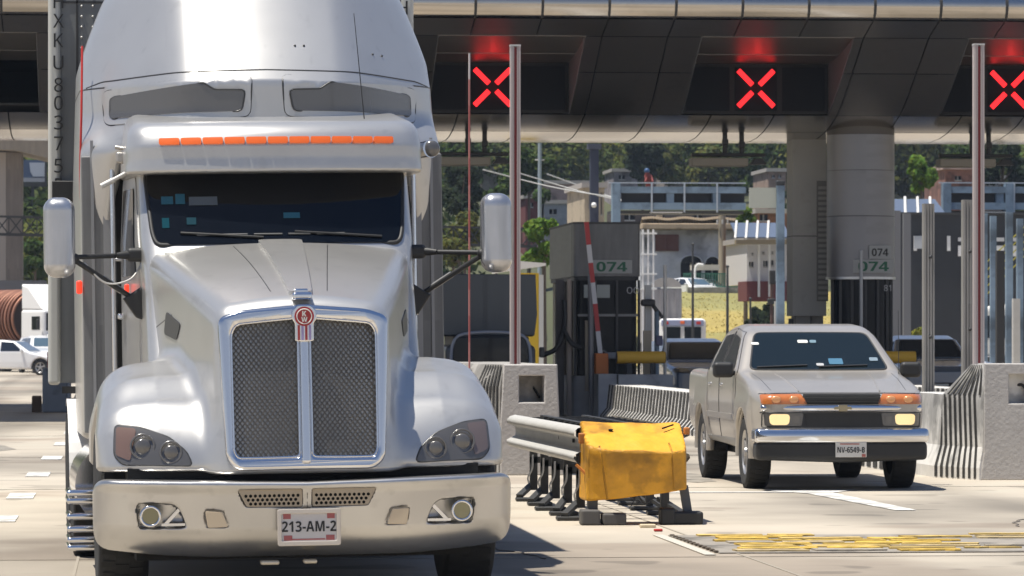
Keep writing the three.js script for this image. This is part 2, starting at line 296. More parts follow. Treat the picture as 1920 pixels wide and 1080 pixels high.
const range = (a, b, s) => { const o = []; for (let v = a; v <= b + 1e-6; v += s) o.push(v); return o; };
const gx = [-1500, -600, -200, -80, -40, ...range(-20, 30, .25), 45, 80, 200, 600, 1500], gzs = [80, 20, -5, ...range(20, 120, .6).map(v => -v), -130, -150, -170, -190, -197, -230, -300, -600, -2600];
const lanes = [-3.2, 1.9, 7.05, 12.15, 17.2];
const ground = struct('ground', grid(gx, gzs, () => 0, (x, z) => {
  let k = 1; if (z > -200 && z < -10) { for (const l of lanes) for (const w of [-.8, .8]) k -= .27 * (.5 + fbm(n3, z / 30 + 4, x / 9 + 4, 6, 3)) * Math.exp(-(((x - l - w + .35 * Math.sin(z * .05 + l)) / .38) ** 2)) + 0; for (const l of lanes) k -= .24 * (.4 + fbm(n1, z / 22 + 4, x / 9 + 4, 6, 3)) * Math.exp(-(((x - l + .2 * Math.sin(z * .11)) / .5) ** 2)) * sstep(-40, -60, z); k *= .9 + .22 * fbm(n2, x / 40 + 3, z / 60 + 3, 6, 4); }
  return [k, k * .99, k * .97];
}), M([.435, .40, .345], .9, 0, { map: rep(slabs, .043), vertexColors: true, bumpMap: rep(grain, .8), bumpScale: .002 }));
const jointM = M([.30, .265, .215], .95);
part('pavement_joint', [...[-30.2, -44.2, -56, -68].map(z => span(-14, 26, .001, .004, z, z + .02)), ...[-.4, 4.35].map(x => span(x, x + .02, .001, .0045, -20, -44))], jointM, ground);
const stainM = [M([.31, .28, .235], .9, 0, { map: rep(grime, 1) }), M([.345, .315, .265], .9, 0, { map: rep(grime, .7) })];
[[1.6, -38, .5, 2.2], [2.3, -46, .3, 1.4], [6.1, -47.5, .35, 1.8], [5.2, -31.5, .5, .7], [-2.6, -44, .4, 2], [-1.9, -36, .3, 1.4], [-2.3, -60, .6, 3]].forEach(([x, z, w, l], i) => { const P = []; for (let k = 0; k < 26; k++) { const a = k / 26 * 6.283, q = .6 + .7 * fbm(n2, Math.cos(a) * .3 + i * .37 + 3, Math.sin(a) * .3 + 3, 6, 3); P.push([x + Math.cos(a) * w * q, -z + Math.sin(a) * l * q]); } part('oil_stain', ext(P, .001).rotateX(-Math.PI / 2).translate(0, .0032 + i * .0001, 0), stainM[i % 2], ground); });
for (const [x, z, a, L] of [[4.9, -31, .5, 3], [2.9, -30, -.2, 2], [7.3, -34.8, .3, 2], [-2.2, -40, .2, 4], [-2.8, -52, -.1, 5]]) { const pts = []; let px = x, pz = z; for (let k = 0; k < 14; k++) { pts.push([px, .003, pz]); px += Math.sin(a) * L / 14 + rr(-.05, .05); pz -= Math.cos(a) * L / 14; } part('crack', tube(pts, .006, 40, 4), M([.16, .14, .12], .95), ground); }
const paintM = M([.74, .72, .67], .8, 0, { map: rep(grime, 1.1) });
const dashes = [[-1.13, -36.4, 1.25], [-1.1, -41.6, 1.5], [-1.08, -48.2, 1.5], [-1.05, -54.8, 1.6], [-1.02, -62.0, 1.8], [-1.0, -69.4, 1.8]];
dashes.forEach(([x, z, l], i) => { const m = solo('lane_dash', ['nearest white lane dash at the left edge of the photo', 'second white lane dash from the camera left of the truck', 'third white lane dash from the camera left of the truck', 'fourth white lane dash from the camera left of the truck', 'fifth white lane dash from the camera left of the truck', 'farthest white lane dash left of the truck by the tyre'][i], 'road marking', span(x - .13, x + .13, .004, .008, z, z - l), paintM, 'white dashes beside the truck'); m.userData.kind = 'structure'; });
{ const a = solo('road_arrow', 'worn white arrow painted on the road in front of the pickup', 'road marking', [ext([[6.42, 43.2], [7.4, 43.35], [7.0, 42.4], [7.05, 38.1], [6.86, 38.1], [6.72, 42.3]], .004).rotateX(-Math.PI / 2).translate(0, .004, 0)], paintM);
  const f = solo('cross_line', 'thin white line across the road behind the yellow barrier cover', 'road marking', span(4.7, 6.8, .004, .008, -42.6, -42.75), paintM); }
{ // worn yellow rumble strip
  const t = thing('rumble_strip', 'worn yellow rumble strip of raised blocks across the road at the lower right', 'rumble strip', [4.2, 0, -33.4]);
  part('strip_base', ext([[0, 0], [9, 0], [9, 2.75], [.03, 2.75]].map(p => [p[0], -p[1]]), .006).rotateX(-Math.PI / 2).translate(0, .003, 0), M([.30, .27, .23], .9, 0, { map: rep(grime, .8) }), t);
  part('edge_line', span(-.11, -.03, .004, .009, -.1, 3.0), M([.48, .45, .39], .9), t);
  for (let i = 0; i < 13; i++) part('edge_stud', rbox(.035, .016, .07, .006, .02, .012, .1 + i * .21), M([.09, .07, .05], .9), t);
  const bm = [mat.yellowLine, M([.64, .45, .14], .85, 0, { map: rep(grime, 1.1) }), M([.58, .45, .24], .9, 0, { map: rep(grime, 1.3) }), M([.33, .29, .23], .9)];
  for (let r = 0; r < 9; r++) for (let x = .12 + rr(0, .2); x < 8.5;) {
    const w = rr(.3, .75), wear = sstep(1.3, 2.0, x) * (1 - sstep(3.1, 3.9, x)), q = rnd(); let m = q < .48 - .46 * wear ? bm[0] : q < .8 - .5 * wear ? bm[1] : q < .92 - .3 * wear ? bm[2] : bm[3];
    if (rnd() > .06 + .42 * wear) { const hh = (.19 + rr(-.03, .02) - (wear > .3 ? rr(0, .11) : 0)) / 2, zc = .17 + r * .298 + rr(-.03, .03), P = [], nn = 7; for (let i = 0; i <= nn; i++) P.push([x + rr(-.02, .02) + (w - .02) * i / nn, -zc - hh + rr(-.025, .025) + .03 * Math.sin(x * 3)]); for (let i = nn; i >= 0; i--) P.push([x + rr(-.02, .02) + (w - .02) * i / nn, -zc + hh + rr(-.025, .025) + .03 * Math.sin(x * 3)]); part('paint_block', ext(P, .012).rotateX(-Math.PI / 2).translate(0, .009, 0), m, t); }
    x += w + rr(.01, .08) + (wear > .5 ? rr(0, .25) : 0);
  }
}
solo('road_chip', 'small red reflector chip on the road in front of the yellow cover', 'reflector', rbox(.07, .02, .05, .008, 4.22, .012, -34.2), mat.red); solo('road_stud', 'small pale road stud by the yellow cover feet', 'road stud', rbox(.13, .03, .08, .01, 4.22, .015, -34.9), M([.6, .5, .34], .6));
// ---------- canopy hull ----------
const hull = thing('toll_canopy', 'long curved metal toll plaza canopy above the lanes', 'canopy', [0, 0, 0]);
const HP = [[-79.02, 8.05], [-78.95, 7.95], [-78.9, 7.79], [-78.94, 7.65], [-79.02, 7.55]];
const rows = [
  [[-79.1, 8.1], ...HP.slice(1), [-79.1, 7.52]],
  [[-79.12, 7.5], [-79.4, 7.44], [-79.9, 7.33], [-80.2, 7.26]],
  [[-80.22, 7.25], [-80.8, 6.98], [-81.5, 6.66]],
  [[-81.52, 6.65], [-82.1, 6.38], [-82.7, 6.13], [-83.3, 5.94]],
  [[-83.32, 5.935], [-84.0, 5.79], [-84.8, 5.68]],
  [[-84.82, 5.675], [-85.7, 5.60], [-86.7, 5.575], [-88, 5.6], [-89.5, 5.7]],
  [[-89.52, 5.7], [-92, 6.0], [-96, 6.75], [-99, 7.5], [-100, 8.0]]];
const notches = [[-4.7, -1.8], [.55, 3.4], [5.72, 8.52], [10.72, 13.66], [15.86, 18.75], [20.9, 23.6]];
const colX = []; for (let i = -12; i <= 16; i++) colX.push(6.33 + 1.25 * i);
function sheet(pr, xa, xb, th) {
  const q = []; const P = pr.map(p => [p[0], p[1]]), N = P.map((p, i) => { const a = P[Math.max(0, i - 1)], b = P[Math.min(P.length - 1, i + 1)], dx = b[0] - a[0], dy = b[1] - a[1], l = Math.hypot(dx, dy); return [-dy / l * -1, dx / l * -1]; });
  const pos = [], nor = [], uv = []; const push = (x, i, o, n) => { pos.push(x, P[i][1] + N[i][1] * o * 0 + (o ? o : 0) * .6, P[i][0] - (o ? o * .8 : 0)); nor.push(...n); uv.push(x, P[i][0] + P[i][1]); };
  for (let i = 0; i < P.length - 1; i++) { const s = (i) => { const n = N[i]; return [0, -n[1], -n[0]]; };
    const n0 = s(i), n1v = s(i + 1);
    push(xa, i, 0, n0); push(xa, i + 1, 0, n1v); push(xb, i, 0, n0); push(xb, i, 0, n0); push(xa, i + 1, 0, n1v); push(xb, i + 1, 0, n1v);
    for (const [x, n] of [[xa, [-1, 0, 0]], [xb, [1, 0, 0]]]) { push(x, i, 0, n); push(x, i, th, n); push(x, i + 1, 0, n); push(x, i + 1, 0, n); push(x, i, th, n); push(x, i + 1, th, n); } }
  const g = new THREE.BufferGeometry(); g.setAttribute('position', new THREE.Float32BufferAttribute(pos, 3)); g.setAttribute('uv', new THREE.Float32BufferAttribute(uv, 2)); g.setAttribute('normal', new THREE.Float32BufferAttribute(nor, 3)); return g;
}
{ const tints = [1, .93, 1.05, .97].map(k => M([.50 * k, .47 * k, .43 * k], .30, 1, { map: rep(soft, .15) }));
  const glossy = [1, .95, 1.05, .98].map(k => M([.56 * k, .52 * k, .47 * k], .17, 1, { map: rep(soft, .15) }));
  rows.forEach((pr, r) => { for (let c = 0; c < colX.length - 1; c++) { let segs = [[colX[c] + .012, colX[c + 1] - .012]];
    if (r === 2 || r === 3) for (const [a, b] of notches) segs = segs.flatMap(([x0, x1]) => x1 <= a || x0 >= b ? [[x0, x1]] : [[x0, Math.min(x1, a)], [Math.max(x0, b), x1]].filter(q => q[1] - q[0] > .05));
    for (const [x0, x1] of segs) part('cladding_panel', sheet(pr, x0, x1, .05), (r === 0 || r > 3 ? glossy : tints)[Math.floor(rnd() * 4)], hull); } });
  part('canopy_frame', [span(-8.7, 26.3, 7.95, 8.1, -79.3, -100.2), ...rows.slice(1).flatMap(pr => pr.slice(0, -1).map((p, i) => { const q = pr[i + 1]; return bar([8.8, p[1] + .16, p[0]], [8.8, q[1] + .16, q[0]], 35, .04); })).filter((_, i) => i > 7 || i < 3)], mat.darkSteel, hull);
  part('roof', span(-8.7, 26.3, 8.1, 8.2, -79.4, -100.2), mat.concreteB, hull);
  part('joint_strip', colX.slice(1, -1).map(x => new THREE.CylinderGeometry(.30, .30, .05, 20, 1).rotateZ(Math.PI / 2).translate(x, 7.80, -79.19)), mat.darkSteel, hull);
  const recM = M([.30, .28, .255], .38, .9, { map: rep(soft, .3) });
  notches.forEach(([a, b], i) => {
    part('recess_panel', bar([(a + b) / 2, 7.27, -80.2], [(a + b) / 2, 7.06, -81.9], b - a, .03), recM, hull); part('recess_panel', bar([(a + b) / 2, 7.05, -81.93], [(a + b) / 2, 6.96, -83.3], b - a, .03), recM, hull);
    for (const x of [a, b]) part('recess_side', ext([[80.2, 7.27], [80.8, 6.98], [81.5, 6.66], [82.1, 6.38], [82.7, 6.13], [83.3, 5.94], [83.3, 6.98]].map(p => [p[0], p[1]]), .03).rotateY(Math.PI / 2).translate(x - .015, 0, 0), mat.cladding, hull);
  });
}
const signLabels = [null, 'black lane sign board above the truck lane', 'lane sign with red X partly behind the left striped pole', 'lane sign with red X in the middle, above the pickup lane to its right', 'lane sign with red X cut by the right edge of the photo'];
notches.forEach(([a, b], i) => {
  if (i < 2 || i > 4) return; const w = b - a - .06, cx = (a + b) / 2, xc = [0, 0, 7.0, 12.2, 17.25][i];
  const t = thing('lane_sign', signLabels[i], 'lane sign', [cx, 5.96, -83.2], 0, undefined);
  part('housing', [span(-w / 2, w / 2, 0, .98, -.25, 0)], M(.008, .8), t);
  const dx = xc - cx; for (const [x0, x1] of [[-w / 2 + .06, dx - .52], [dx - .42, dx + .42], [dx + .52, w / 2 - .06]]) { if (x1 - x0 < .1) continue; part('display_glass', rbox(x1 - x0, .86, .02, .006, (x0 + x1) / 2, .49, .006), MP([.010, .011, .013], .7, 0, { specularIntensity: .15 }), t); }
  for (const a1 of [45, 135, 225, 315]) { const r = a1 * Math.PI / 180, g = []; for (let k = 0; k < 13; k++) for (let q = -1; q <= 1; q++) g.push(new THREE.SphereGeometry(.0135, 6, 4).translate(.12 + k * .03, q * .033, .01)); part('led_board', rbox(.40, .10, .016, .005, .30, 0, 0).rotateZ(r).translate(dx, .5, .026), mat.ledBase, t); part('led_bar', merge(g).rotateZ(r).scale(1, 1.02, 1).translate(dx, .5, .026), mat.led, t); }
  const l = new THREE.PointLight(new THREE.Color(1, .03, .03), .12); l.position.set(dx, .5, .25); t.add(l);
});
for (const [x, lab] of [[7.0, 'tag reader antenna hanging under the canopy above the left red X lane'], [12.2, 'tag reader antenna hanging under the canopy left of the column'], [17.25, 'tag reader antenna hanging under the canopy at the right edge']]) {
  const t = thing('lane_antenna', lab, 'antenna', [x - .1, 4.95, -85.3], 0);
  part('mount_plate', [new THREE.CylinderGeometry(.5, .56, .09, 24).scale(1, 1, .6).translate(-.1, .86, 0), rbox(.34, .16, .3, .03, .36, .8, 0)], mat.darkSteel, t);
  part('stem', rod([-.22, .3, 0], [-.22, .84, 0], .05), mat.black, t); part('stem', rod([.12, .3, 0], [.12, .84, 0], .05), mat.black, t); part('clamp', [rbox(.12, .12, .12, .02, -.22, .55, .03), rbox(.12, .12, .12, .02, .12, .5, .03)], mat.black, t);
  part('crossbar', rbox(1.5, .07, .2, .02, -.15, .29, 0), mat.black, t); part('reader_box', rbox(1.15, .17, .5, .03, -.35, .14, 0), M([.22, .2, .16], .6), t); part('lamp_housing', ext([[.28, .08], [.62, .08], [.52, .2], [.38, .2]], .3, .01).translate(0, .02, -.15), mat.black, t);
}
// ---------- columns, booths ----------
function sign074(parent, x, y, z, w, h, size, green = true, sx = 1.45) { const s = part('number_sign', rbox(w, h, .02, .006, x, y, z), M([.30, .31, .30], .55), parent); part('number_text', text('074', size, .004, font, sx).translate(x, y, z + .012), green ? mat.green : mat.ink, s); return s; }
{ const t = thing('toll_column', 'round metal clad column with 074 signs rising from its toll booth', 'column', [14.55, 0, -84.75]);
  for (const [y0, y1] of [[2.78, 3.98], [3.995, 4.9], [4.91, 5.62], [5.63, 6.4]]) part('cladding_ring', new THREE.CylinderGeometry(.68, .68, y1 - y0, 40).translate(0, (y0 + y1) / 2, 0), y0 > 5.6 ? M([.10, .09, .08], .5, .6) : mat.cladding, t);  // top ring darker: the hull reflection is painted into its colour
  part('core', new THREE.CylinderGeometry(.665, .665, 3.7, 40).translate(0, 4.6, 0), mat.darkSteel, t);
  part('booth_lip', new THREE.CylinderGeometry(.70, .70, .05, 40).translate(0, 2.75, 0), M([.5, .5, .5], .3, .8), t);
  part('booth_glass', new THREE.CylinderGeometry(.60, .60, 1.95, 32).translate(0, 1.77, 0), mat.darkWin, t);
  for (let k = 0; k < 7; k++) { const a = -1.3 + k * .43; part('booth_mullion', box(.05, 1.95, .05, Math.sin(a) * .62, 1.77, Math.cos(a) * .62), mat.darkSteel, t); }
  part('booth_base', new THREE.CylinderGeometry(.68, .7, .8, 40).translate(0, .4, 0), mat.concreteB, t);
  sign074(t, .14, 2.98, .70, .82, .27, .19); sign074(t, .27, 3.26, .705, .44, .27, .15, false, 1.0); part('sign_post', rod([-.15, .8, .95], [-.15, 3.29, .95], .035), M([.34, .35, .36], .5, .3), t);
  part('small_plate', text('81', .12, .004, fontThin).translate(.46, 2.55, .5), M([.4, .4, .4], .6), t); }
{ const t = thing('rectangular_pier', 'flat grey rectangular pier with a louvred vent left of the round column', 'pier', [13.73, 0, -86.4]);
  part('shaft', span(-.36, .33, 2.0, 6.0, -.4, .4), M([.40, .39, .355], .7, .1, { map: rep(soft, .3) }), t); part('shaft_lower', [span(-.28, .02, 0, 1.998, -.3, .3), span(.05, .3, 0, 1.998, -.2, .2)], M([.24, .23, .21], .7, .2), t);
  part('seam', span(-.365, .335, 3.62, 3.635, -.41, .405), mat.darkSteel, t); part('vent_frame', span(.13, .36, 2.3, 4.75, .4, .46), M([.16, .155, .14], .7), t);
  for (let k = 0; k < 22; k++) part('louvre', bar([.15, 2.36 + k * .107, .5], [.34, 2.36 + k * .107, .5], .02, .06), M([.3, .29, .26], .6, .3), t); part('rail', rod([-.6, 1.4, .3], [.1, 1.4, .3], .02), mat.galv, t); part('post', span(-.42, -.33, 0, 1.95, .2, .3), mat.darkSteel, t); }
{ const t = thing('toll_booth', 'rounded metal toll booth with a 074 sign and dark windows behind the gate arm', 'toll booth', [9.4, 0, -84.4]);
  const pl = roundPoly([[-.68, 0], [.66, 0], [.66, 5], [-.68, 5]], .12), up = (y0, y1, m, n, o = 0) => part(n, ext(roundPoly([[-.68 - o, -o], [.66 + o, -o], [.66 + o, 5 + o], [-.68 - o, 5 + o]], .12), y1 - y0).rotateX(-Math.PI / 2).translate(0, y0, 0), m, t);
  up(2.78, 3.82, mat.boothMetal, 'upper_shell'); up(2.70, 2.775, mat.black, 'shell_lip', -.02); up(3.82, 3.86, mat.darkSteel, 'roof', .01); up(0, .8, mat.concreteB, 'booth_base', .02); up(.8, 2.7, mat.darkWin, 'cabin_glass', -.06);
  part('shell_seam', span(-.685, -.67, 2.78, 3.82, -.3, -.28), mat.darkSteel, t);
  for (const x of [-.66, -.25, .18, .62]) part('window_frame', span(x - .025, x + .025, .8, 2.7, .03, .07), mat.darkSteel, t); for (const z of [-.9, -2.2, -3.6]) part('side_frame', span(-.66, -.61, .8, 2.7, z - .05, z + .05), M([.30, .25, .2], .6, .2), t);
  part('window_rail', span(-.6, .6, 1.98, 2.03, .03, .06), M([.2, .2, .2], .5, .5), t); part('poster', rbox(.52, .26, .01, .003, -.22, 2.48, .05), M([.34, .37, .35], .6), t); part('small_plate', text('OO', .13, .004, fontThin).translate(.5, 2.5, .08), M([.42, .42, .42], .6), t);
  part('desk_gear', [rbox(.3, .14, .2, .03, .08, 1.2, .05), rod([-.1, 1.3, .08], [.15, 1.15, .1], .02)], M([.25, .26, .27], .5, .3), t);
  sign074(t, .08, 2.97, .02, .82, .27, .19);
  part('side_column', span(-1.02, -.86, 0, 2.72, -.3, -.12), M([.10, .09, .085], .6, .3), t); part('side_column', span(-.82, -.74, 0, 2.72, .05, .15), M([.34, .28, .23], .6, .2), t);
  part('bent_pipe', tube([[-1.35, 1.2, .3], [-1.05, 1.35, .3], [-.9, 1.75, .25], [-.88, 2.3, .2]], .05), mat.black, t); part('bent_pipe', tube([[-.9, 1.7, .3], [-.75, 1.45, .3], [-.55, 1.35, .3]], .045), mat.black, t); }
{ const t = thing('barrier_gate', 'red and white striped gate arm raised beside the booth', 'gate arm', [9.2, 0, -83.7]);
  const a = [.02, .85, 0], b = [-.30, 3.84, 0]; let prev = 0; [[.0, .13, 1], [.13, .36, 0], [.36, .52, 0], [.52, .70, 1], [.70, .85, 0], [.85, 1, 1]].forEach(([u, v]) => {});
  [[.10, .28, 'w'], [.28, .46, 'r'], [.46, .60, 'w'], [.60, .73, 'r'], [.73, .85, 'w'], [.85, 1, 'r']].forEach(([u, v, c]) => part('arm_segment', bar([lerp(a[0], b[0], u), lerp(a[1], b[1], u), 0], [lerp(a[0], b[0], v), lerp(a[1], b[1], v), 0], .09, .05), c === 'w' ? M([.52, .52, .53], .5) : M([.38, .03, .03], .5), t));
  part('gate_cabinet', rbox(.26, .5, .3, .03, .0, 1.0, -.05), mat.orange, t); part('cabinet_foot', span(-.14, .14, 0, .76, -.2, .1), mat.darkSteel, t); part('gate_post', rod([-.18, 0, -.15], [-.2, 2.8, -.15], .055), M([.25, .25, .26], .5, .4), t); part('arm_back_plate', span(-.3, -.2, .5, 1.9, -.25, -.2), M([.3, .25, .18], .6), t); }  // plain tan plate standing behind the arm
const bump = (lab, x, z, w) => { const t = thing('bumper_bar', lab, 'bumper bar', [x, 0, z], 0); part('roller', rod([-w / 2, 1.17, 0], [w / 2, 1.17, 0], .12, .12, 20), mat.yellow, t); part('end_cap', rod([-w / 2 - .015, 1.17, 0], [-w / 2, 1.17, 0], .105), mat.darkSteel, t); part('end_cap', rod([w / 2, 1.17, 0], [w / 2 + .015, 1.17, 0], .105), mat.darkSteel, t); part('stand', span(-w * .3, -w * .3 + .1, 0, 1.06, -.06, .06), mat.darkSteel, t); part('stand', span(w * .3 - .1, w * .3, 0, 1.06, -.06, .06), mat.darkSteel, t); };
bump('yellow cylindrical bumper bar beside the toll booth', 9.95, -83.4, .95); bump('yellow cylindrical bumper bar at the foot of the round column', 14.95, -83.6, 1.0);
solo('concrete_plinth', 'pale concrete block at the front of the toll booth island', 'concrete block', [span(9.0, 9.36, 0, .85, -82.4, -83.3), span(9.38, 10.45, 0, .84, -82.3, -83.3)], mat.concreteB);
{ const t = thing('camera_post', 'thin post with cameras and boxes right of the toll booth', 'camera post', [10.35, 0, -84.0]);
  part('post', rod([.15, 0, 0], [.15, 3.0, 0], .035), mat.galv, t); part('post', rod([-.02, 0, .05], [-.02, 2.1, .05], .05), mat.blueSteel, t); part('camera', [rbox(.28, .14, .2, .05, -.2, 2.25, .1), rod([-.1, 2.2, .1], [.0, 2.05, .05], .04)], mat.darkSteel, t); part('arm', bar([-.05, 2.15, .05], [.1, 1.95, .05], .06, .06), mat.black, t); part('box', rbox(.14, .2, .14, .02, .02, 1.5, .08), M([.08, .08, .14], .5), t); part('panel', span(-.25, -.12, 1.0, 2.6, -.1, 0), M([.42, .42, .40], .6), t); part('panel', span(-.28, -.12, .8, 1.7, -.08, .02), M([.33, .28, .2], .6), t); }
// ---------- concrete islands ----------
function prism(levels) { // levels: [y, [[x,z]...]]
  const pos = [], n = levels[0][1].length, P = (l, i) => [levels[l][1][i % n][0], levels[l][0], levels[l][1][i % n][1]];
  for (let l = 0; l < levels.length - 1; l++) for (let i = 0; i < n; i++) { const a = P(l, i), b = P(l, i + 1), c = P(l + 1, i + 1), d = P(l + 1, i); pos.push(...a, ...b, ...c, ...a, ...c, ...d); }
  const L = levels.length - 1; for (let i = 1; i < n - 1; i++) pos.push(...P(L, 0), ...P(L, i), ...P(L, i + 1));
  const g = new THREE.BufferGeometry(); g.setAttribute('position', new THREE.Float32BufferAttribute(pos, 3)); g.computeVertexNormals(); return uvBox(g);
}
function stripes(lines, pitch, w, slant = 0) { // dark bars up a face given as polylines [[x,z]..] per level: lines = [[y,[x0,z0],[x1,z1]],...]
  const out = [], L = Math.hypot(lines[0][2][0] - lines[0][1][0], lines[0][2][1] - lines[0][1][1]), n = Math.floor(L / pitch);
  for (let k = 0; k < n; k++) { const pos = []; for (let l = 0; l < lines.length - 1; l++) { const E = (q, t) => { const [y, a, b] = lines[q], u = clamp(t + slant * Math.max(0, q - 1) / L); return [lerp(a[0], b[0], u) + EPSN[0], y + .002, lerp(a[1], b[1], u) + EPSN[1]]; };
      const t0 = (k * pitch + pitch * .25) / L, t1 = t0 + w / L, A = E(l, t0), B = E(l, t1), C = E(l + 1, t1), D = E(l + 1, t0); pos.push(...A, ...B, ...C, ...A, ...C, ...D); }
    const g = new THREE.BufferGeometry(); g.setAttribute('position', new THREE.Float32BufferAttribute(pos, 3)); g.computeVertexNormals(); out.push(uvBox(g)); }
  return out;
}
let EPSN = [-.004, .001];
function bullnose(name, label, x, z, s = 1) {
  const t = thing(name, label, 'concrete barrier', [x, 0, z]);
  const plan = (o, zc, xr) => [[.0 - o, o * .6], [xr + o * .4, o * .6], [xr + o * .4, -2.6], [-.29 - o, -2.6], [-.29 - o, -1.0 + o * .3]];
  const lv = [[0, plan(.05, 0, s)], [.16, plan(.05, 0, s)], [.40, plan(-.01, 0, s)]];
  part('block', [prism([...lv, [.44, plan(-.015, 0, s)]]), prism([[.441, plan(-.016, 0, s)], [1.0, plan(-.03, 0, s - .02)], [1.27, [[.05, -.03], [s - .05, -.03], [s - .05, -2.6], [.0, -2.6], [.03, -.45]]]])], mat.concrete, t);
  return t;
}
{ const t = thing('concrete_barrier', 'tall concrete barrier end with a square hole behind the yellow cover', 'concrete barrier', [4.15, 0, -48.25]);
  const fr = [[.0, 0], [.72, 0], [.68, .5], [.65, 1.26], [.04, 1.26], [.0, .6]];
  part('front_block', ext(fr, .4, .015, [[[.215, .83], [.50, .83], [.50, 1.13], [.215, 1.13]]]).translate(0, 0, -.4), mat.concreteC, t);
  part('hole_lining', [span(.215, .50, .83, 1.13, -.40, -.38), bar([.36, 1.06, -.3], [.47, .88, -.2], .02, .02)], mat.void, t); part('hole_sticker', rbox(.10, .12, .01, .003, .29, 1.02, -.36), M([.5, .6, .45], .5), t);
  part('side_block', prism([[0, [[-.02, -.02], [.72, -.41], [.72, -6], [-.5, -6], [-.33, -1.1]]], [.2, [[-.02, -.02], [.72, -.41], [.72, -6], [-.5, -6], [-.33, -1.1]]], [.45, [[-.005, -.02], [.69, -.41], [.69, -6], [-.42, -6], [-.25, -1.1]]], [1.0, [[.0, -.03], [.66, -.41], [.66, -6], [-.38, -6], [-.22, -1.1]]], [1.255, [[.05, -.1], [.64, -.41], [.64, -6], [-.2, -6], [-.1, -1.1]]]]), mat.concrete, t);
  EPSN = [-.010, .008]; for (const g of stripes([[.02, [-.03, -.05], [-.33, -1.1]], [.2, [-.03, -.05], [-.33, -1.1]], [.45, [-.015, -.05], [-.25, -1.1]], [1.0, [-.01, -.06], [-.22, -1.1]], [1.25, [.04, -.12], [-.1, -1.1]]], .14, .075)) part('dark_stripe', g, mat.stripe, t); }
{ const t = thing('concrete_barrier', 'striped concrete barrier end with a square hole at the right edge of the photo', 'concrete barrier', [9.28, 0, -46.2]);
  part('front_block', ext([[-.02, 0], [1.3, 0], [1.26, .3], [1.24, 1.28], [.03, 1.28], [.02, .3]], .4, .012, [[[.30, .84], [.62, .84], [.62, 1.16], [.30, 1.16]]]).translate(0, 0, -.4), mat.concreteC, t);
  part('hole_lining', [span(.3, .62, .84, 1.16, -.40, -.38)], mat.void, t); part('hole_cable', tube([[.36, 1.02, -.2], [.48, 1.04, -.15], [.56, .9, -.1]], .018), mat.black, t);
  const Q = (x0, z0, x1, z1) => [[x0, z0], [1.24, -.41], [1.24, -3], [x1, -3], [x1, z1]];
  part('side_block', prism([[0, Q(-.03, .0, -.36, -1.0)], [.13, Q(-.03, .0, -.36, -1.0)], [.36, Q(.015, -.02, -.27, -.98)], [.93, Q(.025, -.03, -.25, -.97)]]), mat.whitePaint, t);
  part('side_block', prism([[.931, [[.024, -.032], [1.24, -.41], [1.24, -.96], [-.249, -.965]]], [1.27, [[.03, -.05], [1.24, -.41], [1.24, -.45], [-.054, -.33]]]]), mat.whitePaint, t);
  EPSN = [-.010, .008]; for (const g of stripes([[.01, [-.035, -.04], [-.36, -1.0]], [.13, [-.035, -.04], [-.36, -1.0]], [.36, [.01, -.05], [-.27, -.98]], [.93, [.02, -.06], [-.25, -.97]]], .125, .052, .07)) part('dark_stripe', g, mat.stripe, t);
  for (const g of stripes([[.93, [.02, -.06], [-.25, -.97]], [1.1, [.025, -.06], [-.15, -.65]], [1.262, [.026, -.06], [-.054, -.34]]], .125, .052, .03)) part('dark_stripe', g, mat.stripe, t); }
{ const mk = (lab, x, z0, z1, pitch, h = .67) => { const t = thing('jersey_barrier', lab, 'concrete barrier', [x, 0, z0]); const L = z0 - z1, f = [[0, -.04], [.09, -.04], [.23, .08], [h, .13]];
    part('block', prism(f.map(([y, o]) => [y, [[o, 0], [.7, 0], [.7, -L], [o, -L]]])), mat.whitePaint, t);
    EPSN = [-.008, .0]; for (const g of stripes([[.01, [-.042, -.05], [-.042, -L]], [.09, [-.042, -.05], [-.042, -L]], [.23, [.078, -.05], [.078, -L]], [h, [.128, -.05], [.128, -L]]], pitch, pitch * .58)) part('dark_stripe', g, mat.stripe, t); };
  mk('low striped concrete barrier running back between the yellow cover and the pickup', 8.86, -49.6, -80.5, .44); mk('low striped concrete barrier on the lane right of the pickup, behind the grey post', 14.0, -55, -79, .44); mk('low striped concrete barrier hidden largely behind the tall barrier with hole', 3.7, -54.3, -80, .44); }
{ const t = thing('island_end', 'blue grey concrete island end in shade left of the truck', 'concrete block', [-1.63, 0, -89.5]); part('block', rbox(.52, .92, 3, .04, .0, .46, -1.5), M([.22, .25, .29], .9, 0, { map: rep(grime, .4) }), t); part('side_face', span(.262, .30, 0, .9, -2.8, -.02), M([.30, .34, .40], .9), t); part('brown_foot', rbox(.2, .35, .4, .03, -.38, .17, -.2), M([.08, .05, .03], .8), t); part('red_post', rbox(.1, .35, .1, .02, -.12, 1.09, -.5), M([.2, .03, .03], .6), t); }
